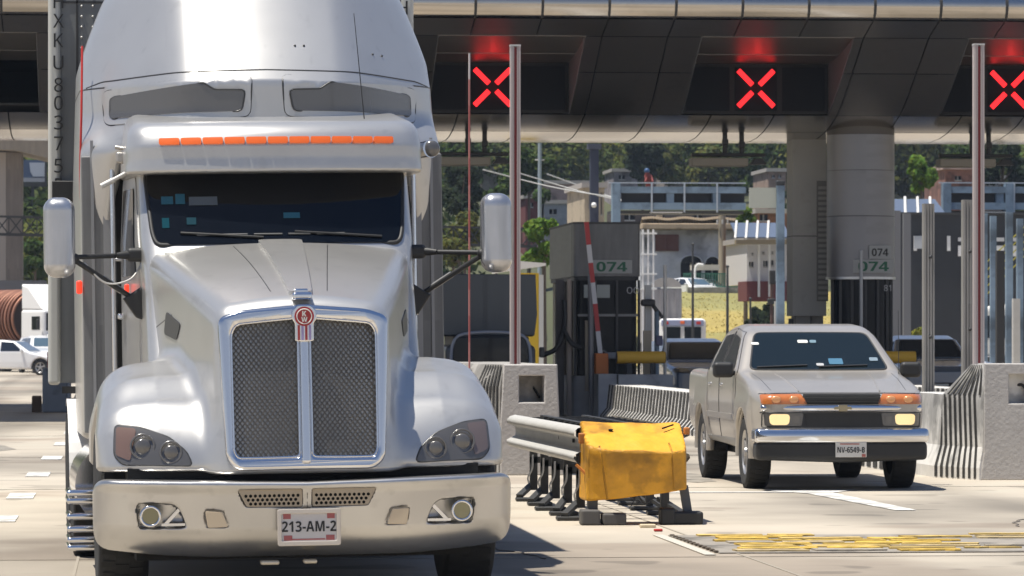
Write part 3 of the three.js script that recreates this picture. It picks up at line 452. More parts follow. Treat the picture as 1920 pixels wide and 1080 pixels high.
// ---------- poles ----------
const stripedPole = (lab, x, z, y0, y1) => { const t = thing('striped_pole', lab, 'pole', [x, 0, z]); const w = .058; part('pole', [span(-w, -.016, y0, y1, -w, w), span(.016, w, y0, y1, -w, w), span(-.016, .016, y0, y1 - .01, -w, w - .02)], M([.46, .40, .38], .55, .2), t); part('red_stripe', span(-.0155, .0155, y0, y1 - .012, w - .018, w - .012), M([.20, .025, .025], .6), t); part('groove', [span(-.032, -.027, y0, y1, w, w + .003), span(.027, .032, y0, y1, w, w + .003)], M([.25, .2, .19], .6), t); part('cap', span(-w - .004, w + .004, y1, y1 + .02, -w - .004, w + .004), mat.galv, t); };
stripedPole('tall pole with a dark red stripe standing on the barrier left of centre', 4.385, -49.0, 1.2, 4.92); stripedPole('tall pole with a dark red stripe rising from the right striped barrier', 9.50, -47.5, 1.2, 4.86);
const ribPost = (lab, x, z, y0, y1, w) => { const t = thing('ribbed_post', lab, 'post', [x, 0, z]); part('post', span(-w, w, y0, y1, -w, w), mat.steelPost, t); for (const q of [-.8, -.25, .3, .85]) part('rib', span(q * w - w * .12, q * w + w * .12, y0, y1 - .01, w, w + .022), mat.steelPost, t); part('bolt', [.2, .5, .8].map(u => new THREE.SphereGeometry(.022, 8, 6).translate(w * .2, lerp(y0, y1, u), w + .02)), mat.darkSteel, t); return t; };
ribPost('grey ribbed steel post standing on the road right of the pickup', 9.32, -49.6, 0, 3.14, .062); ribPost('grey ribbed steel post just left of the right striped pole', 10.72, -54.3, 0, 3.34, .072);
solo('kerb_block', 'small yellow block at the foot of the grey ribbed post', 'post base', rbox(.34, .32, .3, .03, 9.3, .16, -50.4), mat.yellow);
{ const t = thing('marker_whip', 'thin red flexible pole standing right of the truck cab', 'pole', [3.95, 0, -50.2]); for (let k = 0; k < 12; k++) part('segment', rod([.0, 1.2 + k * .31, 0], [.0, 1.2 + (k + 1) * .31, 0], .011, .011, 8), k > 10 ? M([.55, .5, .48], .6) : k % 2 ? M([.34, .09, .08], .6) : M([.42, .16, .14], .6), t); part('base_tube', rod([0, 0, 0], [0, 1.2, 0], .03), mat.galv, t); }
// ---------- crash barrier with yellow cover ----------
{ const t = thing('crash_barrier', 'galvanised guard rail crash cushion ending in a crumpled yellow nose cover', 'crash barrier', [4.2, 0, -35.5]);
  const prof = [[0, .80], [.045, .785], [.07, .755], [.07, .72], [.0, .685], [-.005, .63], [.0, .60], [.07, .56], [.075, .53], [.05, .495], [0, .48]];
  for (const s of [-1, 1]) { const pos = [], uv = [], idx = []; const L = 5.5, N = 12; for (let k = 0; k <= N; k++) for (const [o, y] of prof) { const z = -.35 - L * k / N, fl = k === N ? 0 : 0; pos.push(s * (.47 + o * 1.15 - .06 + fl) + (s < 0 ? -.09 * (k / N) : 0), y + .015, z); uv.push(z, y); } const n = prof.length; for (let k = 0; k < N; k++) for (let i = 0; i < n - 1; i++) { const a = k * n + i; idx.push(a, a + 1, a + n, a + 1, a + n + 1, a + n); } const g = new THREE.BufferGeometry(); g.setAttribute('position', new THREE.Float32BufferAttribute(pos, 3)); g.setAttribute('uv', new THREE.Float32BufferAttribute(uv, 2)); g.setIndex(idx); g.computeVertexNormals(); part('rail', g, mat.galv, t); part('rail_bolt', [1, 2.2, 3.4, 4.6].map(q => new THREE.CylinderGeometry(.018, .018, .02, 10).rotateZ(Math.PI / 2).translate(s * .43, .68, -q)), mat.darkSteel, t); }
  for (let k = 0; k < 5; k++) { const z = -1.0 - k * 1.08; part('cross_frame', [span(-.40, .40, .74, .80, z, z - .06), span(-.40, -.33, .1, .78, z, z - .09), span(.33, .40, .1, .78, z, z - .09), span(-.4, .4, .36, .42, z, z - .05)], mat.darkSteel, t); for (const s of [-1, 1]) part('foot', [bar([s * (.50 + rr(-.04, .04)), .05, z + .24], [s * .34, .17, z - .2], .06, .035), rbox(.26 + rr(-.04, .05), .035, .16, .012, s * (.42 + rr(-.03, .03)), .02, z + .2 + rr(-.05, .05))], mat.darkSteel, t); part('hook', tube([[-.38, .44, z + .03], [-.39, .3, z + .05], [-.43, .22, z + .06], [-.42, .17, z + .06]], .009, 12, 6), mat.galv, t); }
  part('top_strut', [span(-.3, -.24, .79, .82, -.9, -5.4), span(.1, .15, .79, .82, -.9, -5.4), ...[...Array(8)].map((_, i) => bar([-.35, .80, -1.1 - i * .5], [.35, .80, -1.35 - i * .5], .05, .03))], mat.darkSteel, t);
  const cF = (x, y, z) => { const ax = Math.abs(x), w = .012 * (fbm(n1, x * .9 + 5, (y + z) * .9 + 5, 3, 3) - .5) * 4; let d = smax(Math.abs(x + .01) - (.425 - .05 * sstep(.0, .3, z)) - w * .5, y - (.85 - .03 * x - .80 * Math.max(0, z + .36) * .55) - w, .02); d = smax(d, (z - (.18 - .35 * Math.max(0, y - .62) - .22 * Math.max(0, .4 - y) * 0 - .12 * Math.max(0, .66 - y) - .05 * sstep(.25, .42, ax)) ) - w, .018); d = smax(d, (.245 + .11 * x) - y + w * .5, .02); return smax(d, -.48 - z, .02); };
  const cv = part('nose_cover', surf(cF, [-.55, .1, -.55], [.55, 1, .3], .022, .006), mat.yellowCover, t);
  part('cover_fold', [seam(cF, 'F', [[-.33, .66], [-.26, .22]], .010, 0), seam(cF, 'F', [[.27, .68], [.30, .3]], .008, 0)], mat.yellowCover, cv);
  part('lifting_hole', [new THREE.SphereGeometry(.022, 10, 8).scale(1, .4, 1).translate(-.2, .79, -.18), bar([.24, .80, -.2], [.34, .83, -.26], .012, .012)], mat.void, cv);
  part('cover_bolt', [rbox(.05, .09, .06, .012, -.455, .72, -.1), rbox(.05, .06, .06, .012, .44, .78, -.15), bar([-.5, .5, -.1], [-.42, .42, -.05], .02, .02)], M([.45, .16, .03], .6), cv);
  part('front_leg', [span(-.41, -.33, .08, .32, -.1, .02)], M([.10, .105, .11], .6, .3), t); part('front_leg', [bar([.40, .32, -.05], [.44, .05, -.02], .07, .07)], M([.10, .105, .11], .6, .3), t);
  part('front_foot', [rbox(.16, .13, .22, .02, -.40, .065, .03), rbox(.20, .10, .2, .02, -.20, .05, .03)], M([.10, .095, .09], .7, .2), t); part('front_foot', [rbox(.34, .11, .2, .02, .38, .055, .0), rbox(.12, .14, .2, .02, .25, .07, .02)], mat.black, t);
  part('loose_wire', [tube([[.0, .25, .1], [.05, .18, .12], [.12, .22, .1]], .006, 10, 5), tube([[-.02, .24, .1], [-.06, .16, .12]], .005, 8, 5)], mat.darkSteel, t); }
// ---------- the silver lorry ----------
const truck = thing('semi_truck', 'silver long-nosed semi truck with mesh grille filling the left foreground', 'semi truck', [1.034, 0, -25.247]);
truck.rotation.set(0, 0.0384, 0.0140);
const fenderTop = z => { const k = [[.1, .86], [-.2, 1.03], [-.45, 1.2], [-.75, 1.35], [-1.1, 1.435], [-1.5, 1.43], [-2.2, 1.27], [-3, 1.1]]; for (let i = 0; i < k.length - 1; i++) if (z <= k[i][0] && z > k[i + 1][0]) { const t = (z - k[i][0]) / (k[i + 1][0] - k[i][0]); return lerp(k[i][1], k[i + 1][1], t * t * (3 - 2 * t) * .4 + t * .6); } return z > 0 ? .86 : 1.1; };
const hoodTop = (ax, z) => { const t = clamp((-.2 - z) / 1.85, -.1, 1.1), hw = lerp(.5, .83, t); return lerp(1.775, 2.165, t) + .03 * Math.sin(Math.PI * clamp(t)) + .02 - .065 * (ax / hw) ** 2; };
function hoodF(x, y, z) {
  const ax = Math.abs(x), t = clamp((-.2 - z) / 1.85, -.1, 1.1);
  const hw = lerp(.515, .85, t) + .015 * Math.sin(Math.PI * clamp(t)) + .03 * (1.5 - y);
  let d = smax((ax - hw) * .96, (y - hoodTop(ax, z)) * .95, .11);
  d = smax(d, z - (-.10 - .10 * (y - .8)), .11);
  let fz = z - (-.17 - .22 * Math.max(0, ax - .5) ** 1.6 - .2 * Math.max(0, y - .82));
  let e = smax((ax - 1.225 + .16 * Math.max(0, y - 1)) * .97, (y - fenderTop(z) + .12 * Math.max(0, ax - .85)) * .9, .2);
  e = smax(e, fz * .93, .16); e = smax(e, .78 - y, .03);
  d = smin(d, e, .10); d = smax(d, .76 - y, .03); d = smax(d, -2.05 - z, .03);
  const arch = Math.hypot(y - .53, z + 1.17) - .62; d = smax(d, -Math.max(arch, .62 - ax), .03);
  return d;
}
part('hood', surf(hoodF, [-1.3, .7, -2.12], [1.3, 2.3, .06], .026), mat.silver, truck);
part('hood_seam', [...[-1, 1].flatMap(s => [seam(hoodF, 'T', [[s * .17, -.42], [s * .3, -1.9]].map(p => p), .004), seam(hoodF, s < 0 ? 'L' : 'R', [[-1.3, 1.72], [-1.9, 1.62]], .004)]), seam(hoodF, 'F', [[-.3, .9], [-.3, .79]], .003), seam(hoodF, 'F', [[.3, .9], [.3, .79]], .003)], mat.darkTrim, truck);
part('hood_spine', patch(hoodF, 'T', roundPoly([[-.068, -.3], [.068, -.3], [.14, -1.95], [-.14, -1.95]], .04), .026, .07, .04), mat.silver, truck);
part('hood_ornament', [rbox(.12, .05, .16, .02, 0, 1.815, -.24), rbox(.085, .03, .1, .012, 0, 1.845, -.3)], mat.chrome, truck);
for (const s of [-1, 1]) part('side_vent', patch(hoodF, s < 0 ? 'L' : 'R', roundPoly([[-1.05, 1.66], [-1.45, 1.74], [-1.5, 1.6], [-1.15, 1.56]], .04), .006, .06), mat.darkTrim, truck);
// grille: chrome surround, mesh, centre bar, badge
const gz = g => { const p = g.attributes.position; for (let i = 0; i < p.count; i++) p.setZ(i, p.getZ(i) - .045 - .10 * (p.getY(i) - .8) - .10 * p.getX(i) ** 2); g.computeVertexNormals(); return g; };
const gOut = roundPoly([[-.41, .785], [.41, .785], [.475, .85], [.508, 1.69], [.38, 1.735], [0, 1.765], [-.38, 1.735], [-.508, 1.69], [-.475, .85]], .05);
const gIn = s => { const p = [[s * .036, .862], [s * .405, .858], [s * .428, .9], [s * .432, 1.6], [s * .40, 1.652], [s * .2, 1.672], [s * .036, 1.685]]; return roundPoly(p, .03); };
part('grille_surround', toCreasedNormals(gz(ext(gOut, .10, .022, [gIn(-1), gIn(1)], 3)).translate(0, 0, -.06), .6), mat.chrome, truck);
for (const s of [-1, 1]) {
  const pl = gIn(s), W = [], inside = (x, y) => sdPoly(pl, x, y) < 0, P = .030;
  for (const dg of [-1, 1]) for (let c = -2; c < 2; c += P) { let a = null; for (let y = .85; y < 1.7; y += .012) { const x = s * .23 + dg * (y - 1.27) * .8 + c; const ok = inside(x, y); if (ok && !a) a = [x, y]; if (!ok && a) { if (y - a[1] > .02) W.push(bar([a[0], a[1], dg * .002], [x, y, dg * .002], .0095, .006)); a = null; } } }
  const m = part('grille_mesh', gz(merge(W)).translate(0, 0, -.02), mat.galvDark ??= M([.105, .095, .082], .5, .6), truck); m.userData.kind = 'stuff';
  part('radiator', gz(ext(pl, .02)).translate(0, 0, -.075), mat.void, truck);
  part('grille_frame', gz(merge([tube([...pl, pl[0]].map(p => [p[0], p[1], 0]), .008, 120, 6)])).translate(0, 0, .025), mat.chrome, truck);
}
part('grille_bar', gz(rbox(.058, .9, .06, .02, 0, 1.27, .02)), mat.chrome, truck);
const by = 1.675, badge = part('badge', [ext(roundPoly([[-.058, by - .13], [.058, by - .13], [.058, by - .02], [.075, by], [.07, by + .06], [.04, by + .088], [-.04, by + .088], [-.07, by + .06], [-.075, by], [-.058, by - .02]], .014), .04, .008).translate(0, 0, -.085)], mat.chrome, truck);
part('badge_disc', new THREE.CylinderGeometry(.058, .058, .012, 28).rotateX(Math.PI / 2).translate(0, by + .018, -.045), M([.32, .02, .02], .3), badge);
part('badge_ring', new THREE.TorusGeometry(.044, .003, 6, 28).translate(0, by + .018, -.038), mat.signWhite, badge);
part('badge_letter', [text('K', .032).translate(0, by + .034, -.04), text('W', .028).translate(0, by + .0, -.04)], mat.signWhite, badge);
for (let i = 0; i < 4; i++) part('badge_stripe', box(.014, .09, .008, -.033 + .022 * i, by - .078, -.044), i % 2 ? M([.30, .25, .45], .4) : M([.32, .03, .03], .4), badge);
// headlights
const hl = s => roundPoly([[s * .665, .815], [s * .70, .90], [s * .80, .985], [s * .97, 1.045], [s * 1.115, 1.06], [s * 1.125, .88], [s * 1.075, .825]].sort(() => 0), .03);
for (const s of [-1, 1]) {
  const o = s > 0 ? hl(1) : hl(-1).reverse();
  const h = part('headlight', patch(hoodF, 'F', o, .006, .05, .03), mat.lampDark, truck, s < 0 ? 'headlight with an orange turn lamp at its outer end' : undefined);
  part('bezel', tube([...o, o[0]].map(p => land(hoodF, 'F', ...p)).filter(Boolean), .007, 90, 6), mat.darkTrim, h);
  for (const [cx, cy, r] of [[.79, .895, .062], [.955, .93, .07]]) { const p = land(hoodF, 'F', s * cx, cy), n = grad(hoodF, ...p); const ring = new THREE.TorusGeometry(r, .007, 8, 28).applyQuaternion(new THREE.Quaternion().setFromUnitVectors(V(0, 0, 1), V(n[0] * .5, n[1] * .3, n[2]).normalize())).translate(p[0] + n[0] * .012, p[1] + n[1] * .012, p[2] + n[2] * .012);
    part('reflector', ring, mat.lamp, h); part('bulb_lens', new THREE.SphereGeometry(r * .7, 16, 12).scale(1, 1, .35).translate(p[0], p[1], p[2] + .012), mat.lampDark, h); }
  const tp = roundPoly([[s * 1.03, .845], [s * 1.112, .88], [s * 1.105, 1.045], [s * .99, 1.035]], .02); part('turn_lamp', patch(hoodF, 'F', s > 0 ? tp : tp.slice().reverse(), .011, .05), s < 0 ? MP([.16, .10, .078], .25, .1, { clearcoat: 1 }) : MP([.125, .098, .092], .2, .1, { clearcoat: 1 }), h);
}
// bumper
const bz = ax => -.02 * ax - .13 * Math.max(0, ax - .45) ** 2 - .6 * Math.max(0, ax - .98) ** 2.0 * 2.2;
function bumpF(x, y, z) {
  const ax = Math.abs(x), zz = z - bz(ax), top = .715 + .022 * ax, bot = .25 + .10 * Math.max(0, ax - .5) ** 1.7, v = (y - bot) / (top - bot);
  const bulge = .012 - .085 * (1 - clamp(v)) - .62 * Math.max(0, .42 - v) ** 1.7 + .018 * sstep(.82, .95, v);
  let d = smax((zz - bulge) * .8, -(zz + .24), .02); d = smax(d, y - top, .03); d = smax(d, bot - y, .07); d = smax(d, (ax - 1.255) * .95, .10);
  for (const s of [1]) {
    const fog = sdPoly(FOGP, ax, y), vent = sdPoly(VENTP, ax, y), mk = sdPoly(MKP, ax, y);
    d = smax(d, -Math.max(fog, bulge - .075 - zz), .012); d = smax(d, -Math.max(vent, bulge - .05 - zz), .008); d = smax(d, -Math.max(mk, bulge - .02 - zz), .008);
  }
  return d;
}
const FOGP = roundPoly([[.71, .452], [.99, .452], [1.005, .60], [.80, .595], [.755, .565]], .03), VENTP = roundPoly([[.03, .568], [.36, .572], [.41, .672], [.03, .672]], .012), MKP = roundPoly([[.47, .455], [.59, .452], [.605, .55], [.505, .545]], .012);
const bumper = part('bumper', surf(bumpF, [-1.32, .2, -.75], [1.32, .8, .08], .0145, .003), mat.bumper, truck);
part('bumper_seam', [seam(bumpF, 'F', [[0, .7], [0, .56]], .003), rod([-.02, .7, .03], [-.02, .7, .031], .001)], mat.darkTrim, bumper);
for (const s of [-1, 1]) {
  const holes = []; for (let r = 0; r < 4; r++) for (let c = 0; c < 13; c++) { const x = .055 + c * .028 + (r % 2) * .014, y = .588 + r * .0235, hx = []; for (let k = 0; k < 6; k++) { const a = k / 6 * Math.PI * 2 + Math.PI / 6; hx.push([s * (x + .0105 * Math.cos(a)), y + .0105 * Math.sin(a)]); } if (sdPoly(VENTP, x, y) < -.016) holes.push(hx); }
  const v = part('vent_mesh', ext(VENTP.map(p => [s * p[0], p[1]]), .006, 0, holes).translate(0, 0, -.008), M([.40, .33, .24], .5, .4), bumper);
  part('vent_backing', ext(VENTP.map(p => [s * p[0], p[1]]), .006).translate(0, 0, -.03), mat.void, v);
  const z = bz(.88), f = part('fog_lamp', [new THREE.CylinderGeometry(.055, .045, .05, 24).rotateX(Math.PI / 2).translate(s * .925, .525, z - .03)], MP([.20, .19, .11], .1, .6, { clearcoat: 1 }), bumper);
  part('fog_ring', new THREE.TorusGeometry(.056, .009, 8, 28).translate(s * .925, .525, z - .002), mat.chrome, f);
  part('fog_pocket', [span(s * .72, s * .86, .465, .48, z - .07, z - .02), bar([s * .84, .47, z - .05], [s * .74, .575, z - .045], .03, .02)], mat.chrome, f);
  part('marker_lamp_or_glint', ext(MKP.map(p => [s * p[0], p[1]]), .012, .003).translate(0, 0, bz(.53) + .002), MP([.52, .42, .29], .3, .1, { clearcoat: .6 }), bumper);
}
const plate = part('plate_frame', ext(roundPoly([[-.187, .338], [.187, .338], [.187, .556], [-.187, .556]], .015), .02, .004, [roundPoly([[-.163, .366], [.163, .366], [.163, .528], [-.163, .528]], .01)]).translate(.005, 0, .03), M([.55, .50, .44], .4, .3), bumper);
part('licence_plate', rbox(.335, .17, .006, .003, .005, .447, .035), M([.52, .50, .49], .45), plate);
part('plate_text', text('213-AM-2', .062, .003, font, .86).translate(.005, .452, .038), mat.ink, plate);
{ const pm = M([.33, .09, .09], .5); for (const b of [[.045, .035, .002, -.125, .515, .039], [.045, .035, .002, .135, .515, .039], [.05, .03, .002, -.12, .385, .039], [.05, .03, .002, .13, .385, .039], [.2, .008, .002, 0, .376, .039]]) part('plate_mark', box(...b), pm, plate); }
part('bumper_gap', [span(-1.05, 1.05, .70, .80, -.62, -.24), span(-1.0, 1.0, .25, .72, -.7, -.33)], mat.void, truck);
part('tow_hook', [rbox(.11, .025, .1, .01, -.22, .235, -.12), rbox(.08, .025, .1, .01, .02, .238, -.12)], M([.55, .5, .4], .4, .5), truck);
// cab
function cabF(x, y, z) {
  const ax = Math.abs(x); let d = smax(z - (-1.96 - .62 * (y - 2.15) - .16 * ax * ax), (ax - .955 + .095 * clamp((z + 3.3) / 1.25) + .05 * Math.max(0, y - 2.2)) * .98, .10);
  d = smax(d, y - 2.92, .1); d = smax(d, -3.62 - z, .02); return smax(d, .85 - y, .05);
}
const cab = part('cab', surf(cabF, [-1, .8, -3.7], [1, 3, -1.1], .034), mat.silver, truck);
const WS = roundPoly([[-.775, 2.165], [.775, 2.165], [.80, 2.24], [.835, 2.66], [-.835, 2.66], [-.80, 2.24]], .07);
const ws = part('windshield', patch(cabF, 'F', WS, .008, .06, .02), mat.glass, truck);
part('windshield_seal', tube([...WS, WS[0]].map(p => land(cabF, 'F', ...p)).filter(Boolean), .016, 160, 6), mat.black, ws);
part('wiper', [seam(cabF, 'F', [[-.1, 2.2], [-.62, 2.235]], .008, .016), seam(cabF, 'F', [[.66, 2.2], [.1, 2.235]], .008, .016)], mat.black, ws);
part('dashboard_strip', [seam(cabF, 'F', [[-.52, 2.222], [-.40, 2.222]], .006, .012), seam(cabF, 'F', [[-.37, 2.222], [-.2, 2.222]], .006, .012), seam(cabF, 'F', [[-.16, 2.222], [.02, 2.222]], .006, .012), seam(cabF, 'F', [[.06, 2.222], [.2, 2.222]], .006, .012), seam(cabF, 'F', [[.24, 2.222], [.42, 2.224]], .006, .012)], M([.10, .10, .095], .6), ws);
const cyan = M([.022, .11, .15], .5);
for (const [x0, x1, y0, y1, m] of [[-.735, -.66, 2.425, 2.475, cyan], [-.645, -.585, 2.425, 2.49, cyan], [-.56, -.38, 2.415, 2.47, M([.10, .115, .125], .5)], [-.735, -.69, 2.27, 2.335, MP([.01, .05, .068], .9, 0, { specularIntensity: 0 })], [-.58, -.52, 2.29, 2.335, MP([.016, .045, .06], .9, 0, { specularIntensity: 0 })], [.035, .14, 2.325, 2.36, cyan]])
  part('sticker', patch(cabF, 'F', [[x0, y0], [x1, y0], [x1, y1], [x0, y1]], .013, .08, .003), m, ws);
for (const s of [-1, 1]) {
  const sd = s < 0 ? 'L' : 'R', dr = part('door', patch(cabF, sd, roundPoly([[-2.35, 1.0], [-3.3, 1.0], [-3.3, 2.62], [-2.6, 2.62], [-2.2, 2.05]], .05), .006, .1), mat.silver, truck);
  part('door_window', patch(cabF, sd, roundPoly([[-2.42, 1.98], [-3.2, 1.98], [-3.2, 2.55], [-2.64, 2.55]], .04), .014, .1), mat.glass, dr);
  part('door_handle', rbox(.04, .04, .16, .012, s * .975, 1.72, -3.1), mat.chrome, dr);
  part('cab_gap', span(s * .93, s * .985, 1.05, 2.72, -3.44, -3.47), mat.void, truck); part('sleeper_shade_panel', rbox(.245, 1.85, .03, .01, s * 1.09, 1.87, -3.475), M([.25, .25, .245], .5, .1, { map: rep(streak, .6) }), truck);  // grey panel added, shade on the sleeper front put into its colour
  part('grab_handle', [rod([s * 1.01, 1.25, -3.38], [s * 1.01, 2.7, -3.38], .017), rod([s * .93, 1.35, -3.4], [s * 1.01, 1.35, -3.38], .014), rod([s * .93, 2.1, -3.4], [s * 1.01, 2.1, -3.38], .014), rod([s * .93, 2.65, -3.4], [s * 1.01, 2.65, -3.38], .014)], mat.chrome, truck);
}
// visor with amber lamps, sleeper, roof fairing
function visF(x, y, z) {
  const ax = Math.abs(x); let d = smax((z - (-2.02 - .22 * ax * ax - .9 * Math.max(0, y - 2.8) ** 1.25 + .10 * Math.max(0, 2.72 - y))) * .75, (ax - .955 + .12 * Math.max(0, y - 2.78) - .1 * Math.max(0, 2.7 - y)) * .98, .12);
  d = smax(d, y - 2.965 - .35 * Math.max(0, -2.35 - z) * .3, .1); d = smax(d, 2.625 - y, .025); return smax(d, -3.3 - z, .03);
}
const visor = part('sun_visor', surf(visF, [-1.05, 2.55, -3.4], [1.05, 3.2, -1.9], .028), mat.silver, truck);
for (let i = 0; i < 11; i++) { const x0 = -.745 + i * .1365; part('marker_light', patch(visF, 'F', roundPoly([[x0, 2.803], [x0 + .128, 2.803], [x0 + .128, 2.842], [x0, 2.842]], .012), .022, .06, .03), mat.amber, visor); }
part('antenna', [rod([.61, 2.95, -2.55], [.555, 3.68, -2.62], .004, .0025, 6), rod([.615, 2.86, -2.5], [.61, 2.97, -2.55], .011, .008, 8)], mat.black, truck);
function slpF(x, y, z) {
  const ax = Math.abs(x), u = Math.max(0, y - 2.95);
  let zf = -3.5 + .62 * sstep(lerp(2.68, 1.9, sstep(.9, 1.06, ax)), lerp(2.93, 3.05, sstep(.9, 1.06, ax)), y) * (1 - sstep(.45, 1.32, ax)) * 1.0;
  zf = zf - .72 * Math.max(0, y - 3.25) - .22 * ax * ax * sstep(2.8, 3.1, y);
  let d = smax((z - zf) * .75, (ax - 1.225 + .04 * Math.max(0, y - 2.6) + .36 * Math.max(0, y - 3.42) ** 1.2) * .97, lerp(.12, .2, sstep(2.9, 3.5, y)));
  d = smax(d, y - 4.12, .3); d = smax(d, -5.3 - z, .03); return smax(d, .9 - y, .05);
}
const sleeper = part('sleeper', surf(slpF, [-1.32, .85, -5.56], [1.32, 4.2, -2.6], .034), mat.silver, truck);
part('fairing_seam', [seam(slpF, 'F', [[-1.16, 3.27], [-1.06, 3.3], [-.6, 3.325], [0, 3.335], [.6, 3.32], [1.06, 3.29], [1.16, 3.265]], .006), ...[-1, 1].map(s => seam(slpF, s < 0 ? 'L' : 'R', [[-3.6, 3.26], [-5.4, 3.26]], .006))], mat.darkTrim, truck);
for (const s of [-1, 1]) {
  const o = roundPoly([[s * .115, 3.025], [s * 1.045, 3.0], [s * 1.06, 3.235], [s * .10, 3.30]], .05), i2 = roundPoly([[s * .17, 3.06], [s * 1.01, 3.045], [s * 1.005, 3.19], [s * .42, 3.25, .01], [s * .35, 3.205, .01], [s * .145, 3.20]], .03);
  const q = part('skylight', patch(slpF, 'F', s > 0 ? i2 : i2.slice().reverse(), .014, .06, .02), MP([.15, .14, .13], .16, .6, { clearcoat: .5, clearcoatRoughness: .1 }), truck);
  part('skylight_frame', patch(slpF, 'F', s > 0 ? o : o.slice().reverse(), .007, .06, .02), mat.silver, q);
  part('skylight_seal', [tube([...o, o[0]].map(p => land(slpF, 'F', ...p)).filter(Boolean), .006, 120, 6), tube([...i2, i2[0]].map(p => { const w = land(slpF, 'F', ...p); return w && [w[0], w[1], w[2] + .016]; }).filter(Boolean), .006, 120, 6)], mat.darkTrim, q);
}
part('roof_bolt', [[.20, 3.5], [.26, 3.5], [.74, 3.455], [.81, 3.45]].map(p => { const w = land(slpF, 'F', ...p); return new THREE.SphereGeometry(.009, 8, 6).translate(...w); }), mat.darkTrim, truck);
for (const s of [-1, 1]) { part('sleeper_trim', span(s * 1.0, s * 1.07, 1.0, 2.8, -3.46, -3.45), M([.30, .30, .30], .5, .3), truck); part('sleeper_edge', span(s * 1.13, s * 1.15, 1.0, 2.9, -3.46, -3.45), M([.30, .30, .30], .5, .3), truck); }
part('red_hose', tube([[-1.2, 2.1, -3.62], [-1.215, 2.6, -3.6], [-1.2, 3.1, -3.62], [-1.185, 3.55, -3.75]], .008), mat.red, truck);
part('marker_lamp_or_glint', rbox(.04, .09, .05, .015, -1.235, 1.92, -3.46), mat.redGlow, truck); part('marker_lamp_or_glint', rbox(.03, .06, .05, .012, -.945, 1.9, -2.75), mat.redGlow, truck);  // cab-side red block glows in place of a reflection on the door
// mirrors
for (const s of [-1, 1]) {
  const mg = s < 0 ? 'L' : 'R', mF = (x, y, z) => { const q = [Math.abs(x - s * 1.395) - .10, Math.abs(y - 2.22) - .255, Math.abs(z + 2.0) - .10].map(v => v + .0); const w = [q[0] + .08, q[1] + .08, q[2] + .085]; return Math.hypot(Math.max(w[0], 0), Math.max(w[1], 0), Math.max(w[2], 0)) + Math.min(Math.max(...w), 0) - .08; };
  const m = part('mirror', surf(mF, [s * 1.395 - .16, 1.9, -2.16], [s * 1.395 + .16, 2.54, -1.86], .016), mat.mirrorShell, truck);
  part('mirror_glass', rbox(.16, .42, .01, .004, s * 1.395, 2.22, -2.095), mat.chrome, m);
  part('mirror_arm', [rod([s * .88, 2.11, -2.28], [s * 1.3, 2.095, -2.02], .016), rod([s * .88, 1.80, -2.25], [s * 1.29, 2.07, -2.02], .017), new THREE.SphereGeometry(.03, 12, 10).translate(s * 1.3, 2.09, -2.0)], mat.black, m);
  part('arm_bracket', rbox(.13, .09, .12, .03, s * .90, 2.11, -2.24), mat.black, m); part('arm_boot', rod([s * .95, 2.11, -2.21], [s * 1.03, 2.105, -2.17], .03, .018), mat.black, m);
  part('arm_bracket', ext([[0, 1.69], [s * .05, 1.71], [s * .13, 1.83], [s * .02, 1.90], [0, 1.90]], .12, .012).translate(s * .86, 0, -2.3), mat.black, m);
  part('arm_sleeve', rod([s * 1.0, 1.88, -2.19], [s * 1.12, 1.96, -2.13], .021), M([.35, .35, .35], .4, .6), m);
}
part('horn', [rod([.93, 2.78, -3.0], [1.06, 2.795, -2.72], .045, .06, 20), rod([.9, 2.70, -2.9], [1.0, 2.75, -2.9], .015)], mat.chrome, truck); 
part('horn_glass', new THREE.SphereGeometry(.055, 16, 10).scale(1, 1, .5).translate(1.065, 2.795, -2.715), mat.lamp, truck);
part('roof_bracket', [rod([-1.0, 2.83, -2.9], [-.86, 2.8, -2.85], .013), rod([-.98, 2.78, -2.9], [-.85, 2.72, -2.85], .02), rbox(.06, .08, .06, .02, -.97, 2.76, -2.9)], M([.4, .38, .35], .4, .6), truck);
part('cable', tube([[-1.24, 2.06, -2.05], [-1.1, 1.93, -2.1], [-.95, 1.95, -2.15], [-.86, 2.06, -2.25]], .006), mat.galv, truck);
part('mirror_rod', [rod([-1.09, 2.57, -2.5], [-.88, 2.68, -2.5], .014), rod([-1.11, 2.56, -2.5], [-1.03, 2.6, -2.5], .019)], mat.galv, truck);
// steps, tanks, wheels
for (const s of [-1, 1]) {
  part('fuel_tank', new THREE.CylinderGeometry(.28, .28, 1.6, 28).rotateX(Math.PI / 2).translate(s * 1.02, .62, -3.5), mat.chrome, truck);
  for (const y of [.59, .54, .44, .36, .29, .24]) part('step_tube', [rod([s * .95, y, -2.25], [s * 1.345, y, -2.25], .022, .022, 14), new THREE.SphereGeometry(.022, 12, 8).translate(s * 1.345, y, -2.25), rod([s * 1.345, y, -2.25], [s * 1.345, y, -2.7], .022, .022, 12)], mat.chrome, truck);
  wheel(truck, s * 1.06, .53, -1.17, .53, .31, s, .56, 10, mat.chrome);
  for (const z of [-5.7, -7.05]) { wheel(truck, s * 1.12, .53, z, .53, .27, s, .56, 10, mat.chrome); wheel(truck, s * .82, .53, z, .53, .27, s, .56, 10, mat.rim); }
  const fp = []; for (let i = 0; i <= 16; i++) { const a = lerp(-.1, 1.9, i / 16); fp.push([Math.cos(a) * .62, Math.sin(a) * .62]); } for (let i = 16; i >= 0; i--) { const a = lerp(-.1, 1.9, i / 16); fp.push([Math.cos(a) * .59, Math.sin(a) * .59]); }
  part('quarter_fender', ext(fp.map(p => [p[0], p[1]]), .6).rotateY(-Math.PI / 2).translate(s * .98 + .3, .53, -5.7), mat.white, truck);
}
